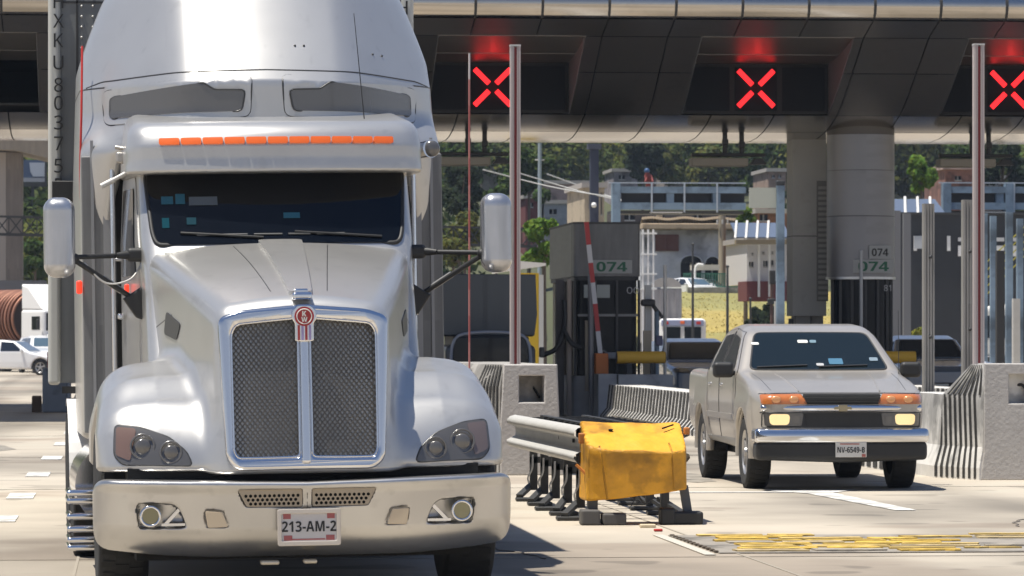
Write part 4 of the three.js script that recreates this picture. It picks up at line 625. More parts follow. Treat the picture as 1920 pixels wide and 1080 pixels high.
part('chassis', [span(-.45, .45, .55, .95, -1, -7.6), span(-1.0, 1.0, .45, .75, -1.6, -2.0), span(-.15, .15, .35, .6, -.7, -1.5), span(-.9, .9, .42, .62, -1.25, -1.1)], mat.darkSteel, truck);
// ---------- the trailer behind it ----------
const trailer = thing('box_trailer', 'grey box trailer with black code letters down its front corner, behind the silver truck', 'trailer', [.69, 0, -30.83]);
part('trailer_box', [span(-1.27, 1.30, 1.24, 4.15, 0, -13.4)], mat.trailer, trailer);
part('corner_post', [rbox(.09, 2.93, .09, .03, -1.255, 2.69, -.01)], M([.50, .50, .46], .5, .2), trailer); part('corner_post', [rbox(.09, 2.93, .09, .03, 1.285, 2.69, -.01)], M([.50, .50, .46], .5, .2), trailer);
part('rivet', (() => { const a = []; for (const x of [-1.06, -.98, 1.15]) for (let y = 1.4; y < 4.1; y += .075) a.push(new THREE.SphereGeometry(.009, 6, 5).translate(x, y, .004)); return a; })(), mat.galv, trailer);
part('front_seam', [span(-1.1, -1.085, 1.3, 4.1, 0, .006), span(-1.2, 1.2, 3.97, 3.985, 0, .006)], mat.darkSteel, trailer);
const lets = 'HXKU803755', lys = [3.94, 3.80, 3.66, 3.50, 3.34, 3.21, 3.07, 2.92, 2.76, 2.62]; [...lets].forEach((c, i) => part('code_letter', text(c, .10, .004, fontThin).translate(-1.225, lys[i] + .04, .038), mat.ink, trailer));
part('code_letter', text('H', .10, .004, fontThin).translate(1.25, 3.95, .038), mat.ink, trailer);
part('black_box', rbox(.16, .14, .12, .01, -1.19, 2.62, .05), mat.black, trailer);
part('underrun_block', box(.14, .05, .1, -1.13, 1.19, -.03), mat.black, trailer);
part('trailer_chassis', [span(-.5, .5, .95, 1.23, -.4, -13.2), span(-.08, .08, .2, 1.0, -2.6, -2.75)], mat.darkSteel, trailer);
for (const s of [-1, 1]) for (const z of [-10.6, -11.9]) wheel(trailer, s * 1.02, .52, z, .52, .5, s, .56, 8);
// ---------- the pickup ----------
const pickup = thing('pickup_truck', 'silver grey crew cab pickup with lit lamps leaving the lane on the right', 'pickup truck', [7.2, 0, -43.03]);
const PK = [[.0, .42], [.0, .97], [-.14, 1.0], [-.3, 1.035], [-.8, 1.13], [-1.35, 1.195], [-1.45, 1.215], [-2.12, 1.625], [-2.4, 1.69], [-2.9, 1.715], [-3.35, 1.69], [-3.62, 1.62], [-3.82, 1.2], [-3.9, 1.195], [-5.32, 1.215], [-5.34, .55], [-4.9, .45], [-.3, .36]];
const PKR = roundPoly(PK, .09, 4);
function pkF(x, y, z) {
  const ax = Math.abs(x);
  let hw = .858 - .43 * Math.max(0, y - 1.2) + .02 * sstep(.2, .9, y) - .05 * Math.max(0, .7 - y) + .012 * Math.sin(Math.PI * clamp((y - .45) / .8)) + .03 * (sstep(.58, .45, Math.abs(z + .95)) + sstep(.58, .45, Math.abs(z + 4.2))) * sstep(1.05, .8, y);
  hw -= .5 * Math.max(0, z + .45) ** 2;
  let d = smax(sdPoly(PKR, z, y), (ax - hw) * .92, .10);
  d = smax(d, -Math.max(Math.hypot(y - .38, z + .95) - .45, .5 - ax), .02); d = smax(d, -Math.max(Math.hypot(y - .38, z + 4.2) - .45, .5 - ax), .02);
  d = smax(d, -Math.max(ax - .70, Math.abs(z + 4.57) - .68, .78 - y), .03);
  return d;
}
const pBody = part('body', surf(pkF, [-.98, .3, -5.42], [.98, 1.8, .06], .028), mat.pickupPaint, pickup);
const pO = (name, dir, o, m, off = .006, r = .03, par = pickup, th = .012) => part(name, patch(pkF, dir, roundPoly(o, r), off, .06, th), m, par);
const pws = pO('windshield', 'F', [[-.735, 1.225], [.735, 1.225], [.60, 1.61], [-.60, 1.61]], MP([.008, .013, .015], .06, 0, { clearcoat: .25, specularIntensity: .6 }), .006, .06);
part('windshield_seal', (() => { const o = roundPoly([[-.735, 1.225], [.735, 1.225], [.60, 1.61], [-.60, 1.61]], .06); return tube([...o, o[0]].map(p => land(pkF, 'F', ...p)).filter(Boolean), .012, 120, 6); })(), mat.black, pws);
part('wiper', [seam(pkF, 'F', [[-.66, 1.24], [-.12, 1.262]], .009, .015), seam(pkF, 'F', [[.0, 1.245], [.52, 1.262]], .009, .015)], mat.black, pws);
for (const [x0, x1, y0, y1, m] of [[-.16, -.05, 1.50, 1.53, mat.signWhite], [-.03, .04, 1.50, 1.53, M([.12, .2, .25], .7)], [-.66, -.58, 1.48, 1.505, mat.signWhite], [.56, .65, 1.31, 1.345, M([.16, .22, .27], .7)], [.12, .27, 1.275, 1.335, M([.03, .13, .22], .6)], [-.02, .06, 1.26, 1.285, M([.4, .4, .4], .6)]]) part('sticker', patch(pkF, 'F', roundPoly([[x0, y0], [x1, y0], [x1, y1], [x0, y1]], .012), .012, .08, .003), m, pws);
part('hood_seam', [seam(pkF, 'T', [[-.70, -.25], [-.74, -1.3]], .004), seam(pkF, 'T', [[.70, -.25], [.74, -1.3]], .004), seam(pkF, 'F', [[-.78, .995], [-.4, 1.0], [.4, 1.0], [.78, .995]], .006)], mat.darkTrim, pickup);
for (const s of [-1, 1]) {
  const sd = s < 0 ? 'L' : 'R';
  const door = (o, w, h) => { const d = part('door', patch(pkF, sd, roundPoly(o, .05), .003, .1), mat.pickupPaint, pickup); part('door_seam', seam(pkF, sd, [...o, o[0]], .005, 0), mat.darkTrim, d); part('door_window', patch(pkF, sd, roundPoly(w, .04), .008, .08), mat.glassB, d); part('pillar', patch(pkF, sd, [[h - .16, 1.21], [h - .16, 1.63], [h - .23, 1.63], [h - .23, 1.21]], .007, .08), mat.black, d); part('handle', rbox(.035, .035, .17, .012, s * .885, 1.06, h), M([.5, .5, .5], .2, .7), d); return d; };
  door([[-1.5, 1.2], [-2.2, 1.62], [-2.72, 1.66], [-2.72, .5], [-1.45, .5]], [[-1.72, 1.235], [-2.2, 1.555], [-2.66, 1.6], [-2.66, 1.235]], -2.55);
  door([[-2.76, .5], [-2.76, 1.66], [-3.45, 1.63], [-3.7, 1.2], [-3.65, .75], [-3.5, .5]], [[-2.82, 1.235], [-2.82, 1.605], [-3.36, 1.58], [-3.52, 1.235]], -3.45);
  part('side_moulding', patch(pkF, sd, [[-1.5, .70], [-3.66, .70], [-3.66, .76], [-1.5, .76]], .018, .1, .02), mat.pickupPaint, pickup); part('sill', patch(pkF, sd, [[-1.45, .42], [-3.7, .44], [-3.7, .5], [-1.45, .5]], .006, .1), M([.3, .3, .29], .5, .3), pickup);
  const m = part('mirror', [rbox(.22, .165, .13, .045, s * 1.0, 1.225, -1.62), rbox(.12, .05, .06, .02, s * .88, 1.19, -1.64)], mat.black, pickup); part('mirror_glass', rbox(.17, .12, .01, .004, s * 1.0, 1.23, -1.69), mat.chrome, m);
  const T = (a, b) => s > 0 ? a.map(p => [...p]) : a.map(p => [-p[0], p[1]]).reverse();
  const up = part('turn_lamp', patch(pkF, 'F', roundPoly(T([[.36, .885], [.82, .885], [.825, .98], [.42, .985]]), .02), .008, .05), mat.amberClear, pickup);
  for (const x of [.5, .68]) { const p = land(pkF, 'F', s * x, .935); part('bulb_lens', new THREE.SphereGeometry(.036, 12, 10).scale(1.4, 1, .4).translate(p[0], p[1], p[2] + .01), MP([.75, .35, .14], .2, .2, { clearcoat: 1 }), up); }
  const lo = part('headlight', patch(pkF, 'F', roundPoly(T([[.42, .665], [.79, .665], [.80, .795], [.40, .795]]), .02), .006, .05), mat.lampDark, pickup, 'lit headlight beside the lower grille');
  part('headlight_bulb', patch(pkF, 'F', roundPoly(T([[.55, .675], [.74, .675], [.75, .785], [.54, .785]]), .04), .012, .05), mat.headGlow, lo);
  part('bulb_lens', patch(pkF, 'F', roundPoly(T([[.44, .69], [.51, .69], [.51, .77], [.44, .77]]), .03), .012, .05), mat.lamp, lo);
  for (const z of [-.95, -4.2]) wheel(pickup, s * .76, .375, z, .375, .25, s, .62, 6);
}
const pgr = pO('grille', 'F', [[-.42, .885], [.42, .885], [.40, .985], [-.40, .985]], mat.void, .006, .02);
part('grille_mesh', (() => { const a = []; for (let r = 0; r < 4; r++) for (let c = 0; c < 34; c++) { const x = -.38 + c * .0228 + (r % 2) * .011, p = land(pkF, 'F', x, .905 + r * .022); a.push(new THREE.TorusGeometry(.010, .003, 4, 6).translate(p[0], p[1], p[2] + .014)); } return a; })(), mat.darkSteel, pgr).userData.kind = 'stuff';
pO('lamp_surround', 'F', [[-.82, .645], [.82, .645], [.82, .80], [-.82, .80]], mat.black, .003, .03);
pO('lower_grille', 'F', [[-.36, .66], [.36, .66], [.39, .80], [-.39, .80]], mat.black, .008, .05);
{ const cbF = (x, y, z) => { const ax = Math.abs(x), q = z + .11 * ax * ax + .5 * Math.max(0, ax - .7) ** 2; let d = smax(Math.hypot(q - .005, (y - .845) * 1.0) - .036, -.1 - z, .02); return smax(d, ax - .835, .03); }; part('chrome_bar', surf(cbF, [-.9, .78, -.2], [.9, .91, .1], .014), mat.chrome, pickup); }
part('emblem', ext([[-.095, .832], [-.045, .832], [-.045, .815], [.045, .815], [.045, .832], [.095, .832], [.085, .862], [.045, .862], [.045, .878], [-.045, .878], [-.045, .862], [-.085, .862]], .02, .003).translate(.0, 0, .03), M([.35, .30, .20], .3, .8), pickup);
const pbF = (x, y, z) => { const ax = Math.abs(x), q = z + .10 * ax * ax + .5 * Math.max(0, ax - .75) ** 2; let d = smax(q - .09 - .02 * Math.sin(clamp((y - .49) / .14) * Math.PI), -.3 - z, .02); d = smax(d, y - .638, .03); d = smax(d, .49 - y, .03); return smax(d, ax - .90, .05); };
const pbL = (x, y, z) => { const ax = Math.abs(x), q = z + .10 * ax * ax + .5 * Math.max(0, ax - .75) ** 2; let d = smax(q - .075 + .15 * Math.max(0, .36 - y), -.3 - z, .02); d = smax(d, y - .495, .02); d = smax(d, .29 + .03 * ax - y, .04); return smax(d, ax - .885, .05); };
part('bumper', surf(pbF, [-.95, .44, -.34], [.95, .68, .16], .018), mat.chrome, pickup); part('air_dam', surf(pbL, [-.95, .24, -.34], [.95, .54, .16], .02), mat.black, pickup);
const pp = part('licence_plate', rbox(.32, .155, .012, .005, .075, .425, .085), M([.62, .61, .58], .5), pickup); part('plate_text', text('NV-6549-B', .058, .004, font, .74).translate(.075, .422, .09), mat.ink, pp); part('plate_mark', box(.04, .03, .003, .205, .365, .091), M([.4, .12, .1], .5), pp); part('plate_mark', box(.2, .012, .003, .06, .482, .091), M([.4, .12, .1], .5), pp);
for (const s of [-1, 1]) for (const z of [-.95, -4.2]) part('wheel_arch', new THREE.TorusGeometry(.47, .03, 8, 32, Math.PI * 1.08).rotateZ(-.12).rotateY(Math.PI / 2).scale(1.6, 1, 1).translate(s * .852, .385, z), mat.pickupPaint, pickup);
part('hood_crease', [-1, 1].map(s => seam(pkF, 'T', [[s * .42, -.2], [s * .50, -1.3]], .012, -.004)), mat.pickupPaint, pickup).userData.kind = 'stuff';
part('front_seam', [seam(pkF, 'F', [[-.83, .99], [.83, .99]], .006, 0), seam(pkF, 'F', [[-.83, .80], [.83, .80]], .007, .002)], mat.darkTrim, pickup);
part('antenna_mast', rod([.80, 1.18, -1.2], [.82, 1.85, -1.35], .004, .003, 6), mat.black, pickup);
part('chassis', [span(-.6, .6, .3, .5, -.5, -5.1), span(-.7, .7, .33, .42, -.9, -1.0), span(-.7, .7, .33, .42, -4.15, -4.25)], mat.darkSteel, pickup);
// ---------- other vehicles ----------
const PROF = {
  sedan: [[0, .36], [0, .62], [-.18, .73], [-1.15, .93], [-1.3, .96], [-2.0, 1.40], [-2.6, 1.46], [-3.3, 1.40], [-3.95, 1.06], [-4.42, 1.02], [-4.5, .55], [-4.4, .3], [-.12, .22]],
  suv: [[0, .42], [0, .85], [-.2, .97], [-1.1, 1.10], [-1.22, 1.13], [-1.85, 1.56], [-2.4, 1.64], [-3.9, 1.58], [-4.3, 1.12], [-4.42, .6], [-4.3, .35], [-.15, .28]],
};
const carGlass = paint => paint === mat.whiteCar ? mat.glassC : mat.navyGlass;
function car(name, label, category, kind, paint, p, turn, sc = 1, cell = .05, group) {
  const t = thing(name, label, category, p, turn, group); const P = PROF[kind].map(q => [q[0] * sc, q[1] * sc]), W = .88 * sc, belt = (kind === 'sedan' ? .96 : 1.12) * sc, L = -4.45 * sc, r = .33 * sc, top = (kind === 'sedan' ? 1.42 : 1.58) * sc, zf = -.85 * sc, zr = -3.5 * sc;
  const f = (x, y, z) => { const ax = Math.abs(x); let hw = W - .42 * Math.max(0, y - belt) - .06 * Math.max(0, .55 - y) - .22 * Math.max(0, z + .6) ** 2 - .12 * Math.max(0, L + .6 - z) ** 2; let d = smax(sdPoly(P, z, y), (ax - hw) * .92, .1); for (const w of [zf, zr]) d = smax(d, -Math.max(Math.hypot(y - r, z - w) - r * 1.15, W * .6 - ax), .03); return d; };
  part('body', surf(f, [-W - .1, .1, L - .2], [W + .1, top + .15, .1], cell), paint, t);
  const tr = (y0, y1, w0, w1, d) => roundPoly([[-w0, y0], [w0, y0], [w1, y1], [-w1, y1]], .06);
  part('windshield', patch(f, 'F', tr(belt + .04, top - .05, W * .84, W * .68), .012, .12), carGlass(paint), t); { const o = tr(belt + .06, top - .06, W * .8, W * .66); part('rear_window', patch(f, 'B', o, .012, .12), mat.glassB, t); }
  const zt = kind === 'sedan' ? [-1.5, -2.05, -2.55, -3.2, -3.75] : [-1.4, -1.9, -2.45, -3.3, -4.0];
  for (const s of [-1, 1]) { const d = s < 0 ? 'L' : 'R', g = (o) => part('side_window', patch(f, d, roundPoly(o.map(q => [q[0] * sc, q[1]]), .03), .012, .12), mat.navyGlass, t);
    g([[zt[0] - .1, belt + .03], [zt[1], top - .07], [zt[2], top - .05], [zt[2], belt + .03]]); g([[zt[2] - .08, belt + .03], [zt[2] - .08, top - .05], [zt[3], top - .08], [zt[4] + .1, belt + .05]]);
    part('mirror', rbox(.18, .12, .1, .03, s * (W + .06), belt + .07, zt[0] * sc - .12), paint, t);
    const T = a => s > 0 ? a : a.map(q => [-q[0], q[1]]).reverse(), hy = kind === 'sedan' ? .62 : .78; part('headlight', patch(f, 'F', roundPoly(T([[.45 * sc, hy], [.78 * sc, hy + .03], [.76 * sc, hy + .14], [.48 * sc, hy + .1]]), .02), .012, .08), mat.lamp, t);
    part('tail_light', patch(f, 'B', roundPoly(T([[.5 * sc, hy + .15], [.76 * sc, hy + .15], [.76 * sc, hy + .3], [.5 * sc, hy + .3]]), .02), .012, .08), mat.red, t);
    for (const w of [zf, zr]) wheel(t, s * (W - .13), r, w, r, .2, s, .64, 5); }
  part('grille', patch(f, 'F', roundPoly([[-.36 * sc, .42], [.36 * sc, .42], [.4 * sc, .6], [-.4 * sc, .6]], .03), .012, .1), mat.black, t); part('licence_plate', rbox(.3, .14, .015, .004, 0, .5, .03), mat.signWhite, t);
  return t;
}
car('dark_suv', 'dark blue car waiting in the lane behind the pickup, left side', 'car', 'suv', mat.navyCar, [12.35, 0, -91.0], .06, .94, .05);
car('dark_suv', 'dark car partly hidden behind the grey posts right of the pickup', 'car', 'suv', mat.navyCar, [17.2, 0, -90], 0, .98, .05);
car('white_sedan', 'white sedan seen side on at the left edge of the photo', 'car', 'sedan', mat.whiteCar, [-2.75, 0, -176.5], 1.28, 1, .05);
car('white_hatchback', 'white car facing the camera behind the white sedan, against the trailer edge', 'car', 'suv', mat.whiteCar, [-3.3, 0, -186], .25, 1, .06);
{ const t = thing('box_truck', 'dark grey box truck waiting in shade under the canopy right of the silver truck', 'truck', [6.75, 0, -81.6]);
  part('box', [rbox(1.95, 1.2, 4.2, .05, -.02, 2.18, -2.4), ext([[-.98, 1.60], [.93, 1.60], [.98, 2.0], [.95, 2.77], [-.98, 2.78]], .5, .02).translate(-.02, 0, -.3)], mat.darkTruck, t);
  part('cab', [rbox(1.72, .95, 1.6, .12, 0, .95, .2)], M([.035, .045, .06], .3, .2), t); part('windshield', rbox(1.45, .55, .06, .08, 0, 1.3, .99), mat.glass, t); part('windshield_frame', tube([[-.76, 1.02, 1.03], [-.72, 1.45, 1.02], [-.6, 1.6, 1.0], [.6, 1.6, 1.0], [.72, 1.45, 1.02], [.76, 1.02, 1.03]], .03), M([.16, .18, .22], .4), t);
  part('bonnet', rbox(1.7, .3, .9, .08, 0, .9, 1.3), M([.13, .15, .18], .3, .2), t); part('grille', rbox(1.0, .25, .06, .02, 0, .62, 1.74), mat.black, t); part('bumper', rbox(1.75, .2, .2, .05, 0, .42, 1.72), M([.25, .25, .26], .3, .6), t);
  for (const s of [-1, 1]) { part('mirror', rbox(.1, .2, .1, .03, s * .98, 1.28, .9), mat.black, t); part('headlight', rbox(.28, .16, .05, .02, s * .66, .72, 1.75), mat.lamp, t); for (const z of [1.1, -3.4]) wheel(t, s * .74, .36, z, .36, .22, s); } part('chassis', span(-.5, .5, .4, 1.6, -4.2, .2), mat.black, t); }
{ const t = thing('yellow_stall', 'yellow and white roadside kiosk seen past the dark truck', 'kiosk', [11.0, 0, -118]); part('wall', [span(-.35, .22, 0, 3.35, -2, 0)], M([.60, .40, .02], .6), t); part('wall_trim', [span(.222, .35, .0, 3.3, -2, .02)], M([.6, .6, .56], .6), t); part('roof', ext([[-.9, 3.36], [.4, 3.55], [.4, 3.62], [-.9, 3.72]], 2.4).translate(0, 0, -2.2), M([.66, .63, .58], .6), t); part('step', span(-.35, .35, 0, .3, .03, .4), mat.concreteB, t); }
{ const t = thing('ambulance', 'white ambulance seen from behind on the road left of the pickup', 'ambulance', [24.45, 0, -189.3], -.12);
  part('body', rbox(2.1, 2.0, 4, .2, 0, 1.4, -2), mat.white, t); part('roof_band', rbox(1.9, .28, .06, .03, 0, 2.2, .02), M([.25, .28, .42], .4), t); part('rear_door', rbox(.85, 1.2, .05, .05, -.46, 1.25, .02), mat.white, t); part('rear_door', rbox(.85, 1.2, .05, .05, .46, 1.25, .02), mat.white, t); part('door_window', rbox(.74, .72, .03, .06, -.46, 1.66, .06), mat.glassB, t); part('door_window', rbox(.74, .72, .03, .06, .46, 1.66, .06), mat.glassB, t);
  part('beacon_lamp', rbox(.2, .14, .1, .03, 0, 2.22, .06), mat.amber, t); for (const s of [-1, 1]) { part('tail_lamp', rbox(.2, .13, .06, .02, s * .72, 2.2, .05), mat.red, t); part('tail_lamp', rbox(.14, .3, .06, .02, s * .98, .95, .0), mat.red, t); for (const z of [-.8, -3.3]) wheel(t, s * .9, .37, z, .37, .22, s); } part('side_stripe', rbox(.02, .3, 3.2, .005, -1.055, 1.75, -1.9), mat.red, t); part('bumper', rbox(2.05, .22, .3, .05, 0, .5, .05), mat.darkTrim, t); }
{ const t = thing('flatbed_truck', 'white truck with a red roof stripe hauling a coil of brown tubing, far left', 'truck', [-3.0, 0, -192], .5);
  part('cab', [rbox(2.3, 1.9, 2.2, .14, 0, 1.85, -1.1)], mat.white, t); part('roof_fairing', ext([[-.1, 2.8], [-2.2, 2.8], [-2.2, 3.95], [-1.6, 3.85]], 2.2, .08).rotateY(-Math.PI / 2).translate(1.1, 0, 0), mat.white, t); part('red_stripe', [bar([.5, 3.9, -1.2], [.9, 2.85, .05], .5, .06)], M([.6, .05, .04], .5), t); part('windshield', rbox(2.0, .8, .06, .08, 0, 2.25, .02), mat.glass, t); part('bonnet', rbox(2.0, .9, 1.3, .2, 0, 1.3, .5), mat.white, t); part('grille', rbox(1.1, .7, .06, .04, 0, 1.2, 1.16), mat.darkTrim, t); part('bumper', rbox(2.3, .35, .25, .06, 0, .65, 1.15), M([.5, .5, .52], .3, .7), t);
  for (const s of [-1, 1]) { part('side_window', rbox(.03, .6, .8, .03, s * 1.15, 2.2, -.7), mat.glass, t); part('mirror', rbox(.14, .45, .14, .05, s * 1.35, 2.15, -.1), mat.black, t); part('headlight', rbox(.3, .22, .06, .03, s * .8, 1.05, 1.16), mat.lamp, t); wheel(t, s * .95, .5, .4, .5, .3, s); for (const z of [-4, -8]) wheel(t, s * .95, .5, z, .5, .4, s); }
  part('flatbed', span(-1.2, 1.2, .95, 1.2, -2.4, -10), mat.darkSteel, t); for (let k = 0; k < 24; k++) part('tubing_coil', new THREE.TorusGeometry(1.15 + .12 * (k % 2), .07, 8, 40).translate(0, 2.4, -3.0 - k * .16), k % 3 ? mat.copper : M([.36, .17, .11], .5, .4), t); part('coil_core', new THREE.CylinderGeometry(1.1, 1.1, 3.8, 28).rotateX(Math.PI / 2).translate(0, 2.4, -4.9), M([.05, .03, .025], .8), t); }
{ const t = thing('white_bus', 'pale van with dark windows at the right edge behind the posts', 'van', [35.6, 0, -176], -.5); part('body', rbox(2.1, 2.4, 5, .35, 0, 1.75, -2.5), M([.5, .5, .48], .5), t); part('windshield', rbox(1.9, .95, .08, .1, 0, 2.0, -.02), mat.glass, t); part('side_window', rbox(.03, .8, 3.6, .04, -1.05, 2.1, -2.7), mat.glass, t); part('bumper', rbox(2.0, .35, .2, .06, 0, .6, .0), mat.darkTrim, t); for (const s of [-1, 1]) for (const z of [-1, -4]) wheel(t, s * .9, .4, z, .4, .25, s); }
const pc = car('parked_car', 'white parked car farthest left on the terrace above the grass bank', 'car', 'sedan', mat.whiteCar, [0, 0, 0], .5, .92, .09, 'cars parked above the grass bank');
[['white', 1340, 541], ['a', 1356, 538], ['b', 1373, 539], ['c', 1390, 541]].forEach(([k, px, py], i) => { const p = at(px, py, 236); const l = ['white parked car farthest left on the terrace above the grass bank', 'white parked car second from left above the grass bank', 'white parked car third from left above the grass bank', 'white parked car nearest the panelled building above the grass bank'][i]; if (!i) { pc.position.set(p[0], 3.55, p[2]); } else copyOf(pc, l, [p[0], 3.5, p[2] - i * .6], .5 + i * .12); });
const rc = [[1700, 655, 158, .4], [1795, 650, 158, .9], [1832, 648, 165, 1.2], [1735, 650, 172, .6], [1850, 655, 140, .7]]; rc.forEach(([px, py, d, a], i) => { const p = at(px, py, d); copyOf(pc, ['white car in traffic left of the ribbed posts at right', 'white car in traffic between the ribbed posts at right', 'white car in traffic under the red striped pole at right', 'white car in traffic behind the yellow bumper at right', 'white car in traffic at right, nearest of them to the barrier'][i], [p[0], 0, p[2]], a).userData.group = 'cars in traffic at right'; });
{ const t = thing('parked_bumper', 'grey car nose cut by the left edge of the photo', 'car', [-4.25, 0, -76.5], .2); part('fender', new THREE.SphereGeometry(.5, 24, 16).scale(1.6, .55, 1.4).translate(-.45, .42, -.4), mat.greyCar, t); part('headlight', new THREE.SphereGeometry(.13, 16, 10).scale(1, .7, .6).translate(.18, .5, .1), mat.lamp, t); wheel(t, -.5, .3, -.3, .3, .2, 1); }
// ---------- terrain behind ----------
{ const xs = [-900, -500, -300, -200, -120, -80, -50, ...range(-30, 70, 3), 90, 130, 200, 300, 500, 900], zs = [-197, -200, -206, -212, -218, -224, -230, -233, -240, -250, -262, -280, -300, -325, -350, -400, -450, -500, -560, -620, -700, -780, -860, -940, -1020, -1100, -1200, -1350, -1500, -1800, -2200, -2600];
  const hm = struct('hills', grid(xs, zs, (x, z) => terrain(x, z) - .05, (x, z) => { const k = .75 + .5 * fbm(n1, x / 60 + 7, z / 60 + 7, 6, 4); return [.06 * k, .065 * k, .028 * k]; }), M(1, .95, 0, { vertexColors: true })); }
{ const xs = range(22, 46, .8), zs = range(200, 236, 1).map(v => -v); const g = struct('grass_bank', grid(xs, zs, (x, z) => terrain(x, z) + .03 + .12 * (fbm(n2, x / 12 + 3, z / 12 + 3, 8, 3) - .5), (x, z) => { const k = .8 + .4 * fbm(n1, x / 20 + 7, z / 20 + 7, 8, 3), q = fbm(n3, x / 30 + 2, z / 30 + 2, 6, 3), gr = sstep(.45, .62, q) * .6; return [lerp(.36, .18, gr) * k, lerp(.28, .20, gr) * k, .08 * k]; }), M(1, .95, 0, { vertexColors: true, map: rep(soft, .3) }));
  const bl = new THREE.BufferGeometry(); const pos = []; for (let i = 0; i < 9000; i++) { const x = rr(23, 45), z = -rr(201, 235), y = terrain(x, z), a = rr(0, 6.28), h = rr(.04, .13), w = .05; pos.push(x - w * Math.cos(a), y, z - w * Math.sin(a), x + w * Math.cos(a), y, z + w * Math.sin(a), x + rr(-.1, .1), y + h, z + rr(-.1, .1)); } bl.setAttribute('position', new THREE.Float32BufferAttribute(pos, 3)); bl.computeVertexNormals();
  const gm = part('grass_blades', bl, M([.36, .29, .08], .9, 0, { side: THREE.DoubleSide })); gm.userData = { kind: 'stuff', label: 'dry yellow grass growing over the bank', category: 'grass' }; }
struct('side_road', grid(range(20, 44, 2), range(196, 209, 1).map(v => -v), (x, z) => Math.max(.03, terrain(x, z) * .5) + .02), M([.40, .36, .30], .9));
// ---------- trees ----------
function leaves(list, n, size, col) {
  const pos = [], c = [], nor = [];
  let tot = list.reduce((a, l) => a + l[3] ** 2, 0);
  for (const [lx, ly, lz, r, fy = .85] of list) { const m = Math.round(n * r * r / tot); for (let i = 0; i < m; i++) {
    const u = rr(-1, 1), a = rr(0, 6.283), q = Math.sqrt(1 - u * u), k = r * (1 - .55 * rnd() ** 2) * (1 + .22 * (fbm(n1, a, u + 2, 3, 2) - .5)); const N = V(q * Math.cos(a), u, q * Math.sin(a)), p = V(lx + N.x * k, ly + N.y * k * fy, lz + N.z * k);
    const s = size * rr(.6, 1.4), t1 = V(rr(-1, 1), rr(-1, 1), rr(-1, 1)).normalize(), nn = N.clone().multiplyScalar(.7).add(V(0, .35, 0)).add(t1.clone().multiplyScalar(.6)).normalize(), e1 = nn.clone().cross(V(rr(-1, 1), .3, rr(-1, 1))).normalize().multiplyScalar(s), e2 = nn.clone().cross(e1).normalize().multiplyScalar(s * .6);
    const A = p.clone().sub(e1), B = p.clone().add(e2), C = p.clone().add(e1), D = p.clone().sub(e2); for (const w of [A, B, C, A, C, D]) pos.push(w.x, w.y, w.z);
    const f = rr(.6, 1.35), h = rr(-.2, .2); for (let j = 0; j < 6; j++) c.push(col[0] * f * (1 + h), col[1] * f, col[2] * f * (1 - h)); } }
  const g = new THREE.BufferGeometry(); g.setAttribute('position', new THREE.Float32BufferAttribute(pos, 3)); g.setAttribute('color', new THREE.Float32BufferAttribute(c, 3)); g.computeVertexNormals(); return g;
}
const leafM = new THREE.MeshPhysicalMaterial({ color: C3(1, 1, 1), vertexColors: true, roughness: 1, specularIntensity: .15, transmission: .35, thickness: 0, side: THREE.DoubleSide });
function lobes(n, w, h, y0) { const L = []; for (let i = 0; i < n; i++) { const a = rr(0, 6.28), q = Math.sqrt(rnd()) * .82, y = rnd(); L.push([Math.cos(a) * w * q * (1 - .45 * y), y0 + h * lerp(.06, .86, y), Math.sin(a) * w * q, w * rr(.18, .40), rr(.6, 1)]); } return L; }
function tree(label, px, py0, py1, wpx, d, col, n = 2600, name = 'tree', sink = 0) {   // crown from py0 (top) to py1, wpx wide
  const b = at(px, py1, d), top = at(px, py0, d)[1], w = wpx * d / FOC / 2, g0 = terrain(b[0], b[2]) - .2, h = top - b[1], yb = Math.min(b[1], top - .5) - g0;
  const t = thing(name, label, 'tree', [b[0], g0, b[2]]); const L = lobes(17, w, h, yb), tr = Math.max(.12, w * .07);
  part('trunk', [rod([0, -.3, 0], [0, yb + h * .45, 0], tr, tr * .5, 10), ...L.slice(0, 5).map(l => rod([0, yb + h * .1, 0], [l[0], l[1], l[2]], tr * .45, tr * .15, 7))], mat.bark, t);
  part('crown', leaves(L, n, Math.max(.14, 2.1 * d / FOC * 2.2), col), leafM, t); return t;
}
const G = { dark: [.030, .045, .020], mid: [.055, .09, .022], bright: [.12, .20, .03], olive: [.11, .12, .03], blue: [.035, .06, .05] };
tree('large dark green tree standing behind the left striped pole', 992, 262, 380, 120, 262, G.mid, 5200);
tree('olive bushy tree left of the striped pole, below the antenna', 862, 300, 425, 110, 240, G.dark, 4200);
tree('tall tree behind the hanging antenna by the truck', 870, 250, 330, 130, 300, G.mid, 3600);
tree('yellowish shrub tree behind the railing right of the truck', 872, 395, 470, 90, 215, G.olive, 2600);
tree('leafy tree between the truck mirror and the striped pole', 930, 330, 450, 70, 235, G.mid, 2400);
tree('small bright green tree beside the toll booth', 1020, 405, 492, 90, 152, G.bright, 3600);
tree('dark tree on the slope right of the chimney', 1205, 255, 340, 95, 320, G.dark, 3600);
tree('yellow green tree behind the grey house block', 1255, 262, 345, 90, 330, G.olive, 3000);
tree('olive tree above the blue bridge, middle', 1330, 262, 350, 120, 340, G.olive, 3600);
tree('green tree above the blue bridge near the pier', 1420, 258, 350, 120, 335, G.mid, 3800);
tree('bright leafy tree right of the round column', 1728, 288, 368, 78, 205, G.bright, 3600);
tree('dark tree cluster right of the far striped pole', 1880, 262, 352, 130, 250, G.dark, 4400);
tree('dark tree behind the brick house at right', 1800, 258, 330, 120, 290, G.mid, 3000);
tree('low bright bush at the end of the blue bridge', 1398, 388, 425, 40, 215, G.bright, 900, 'bush');
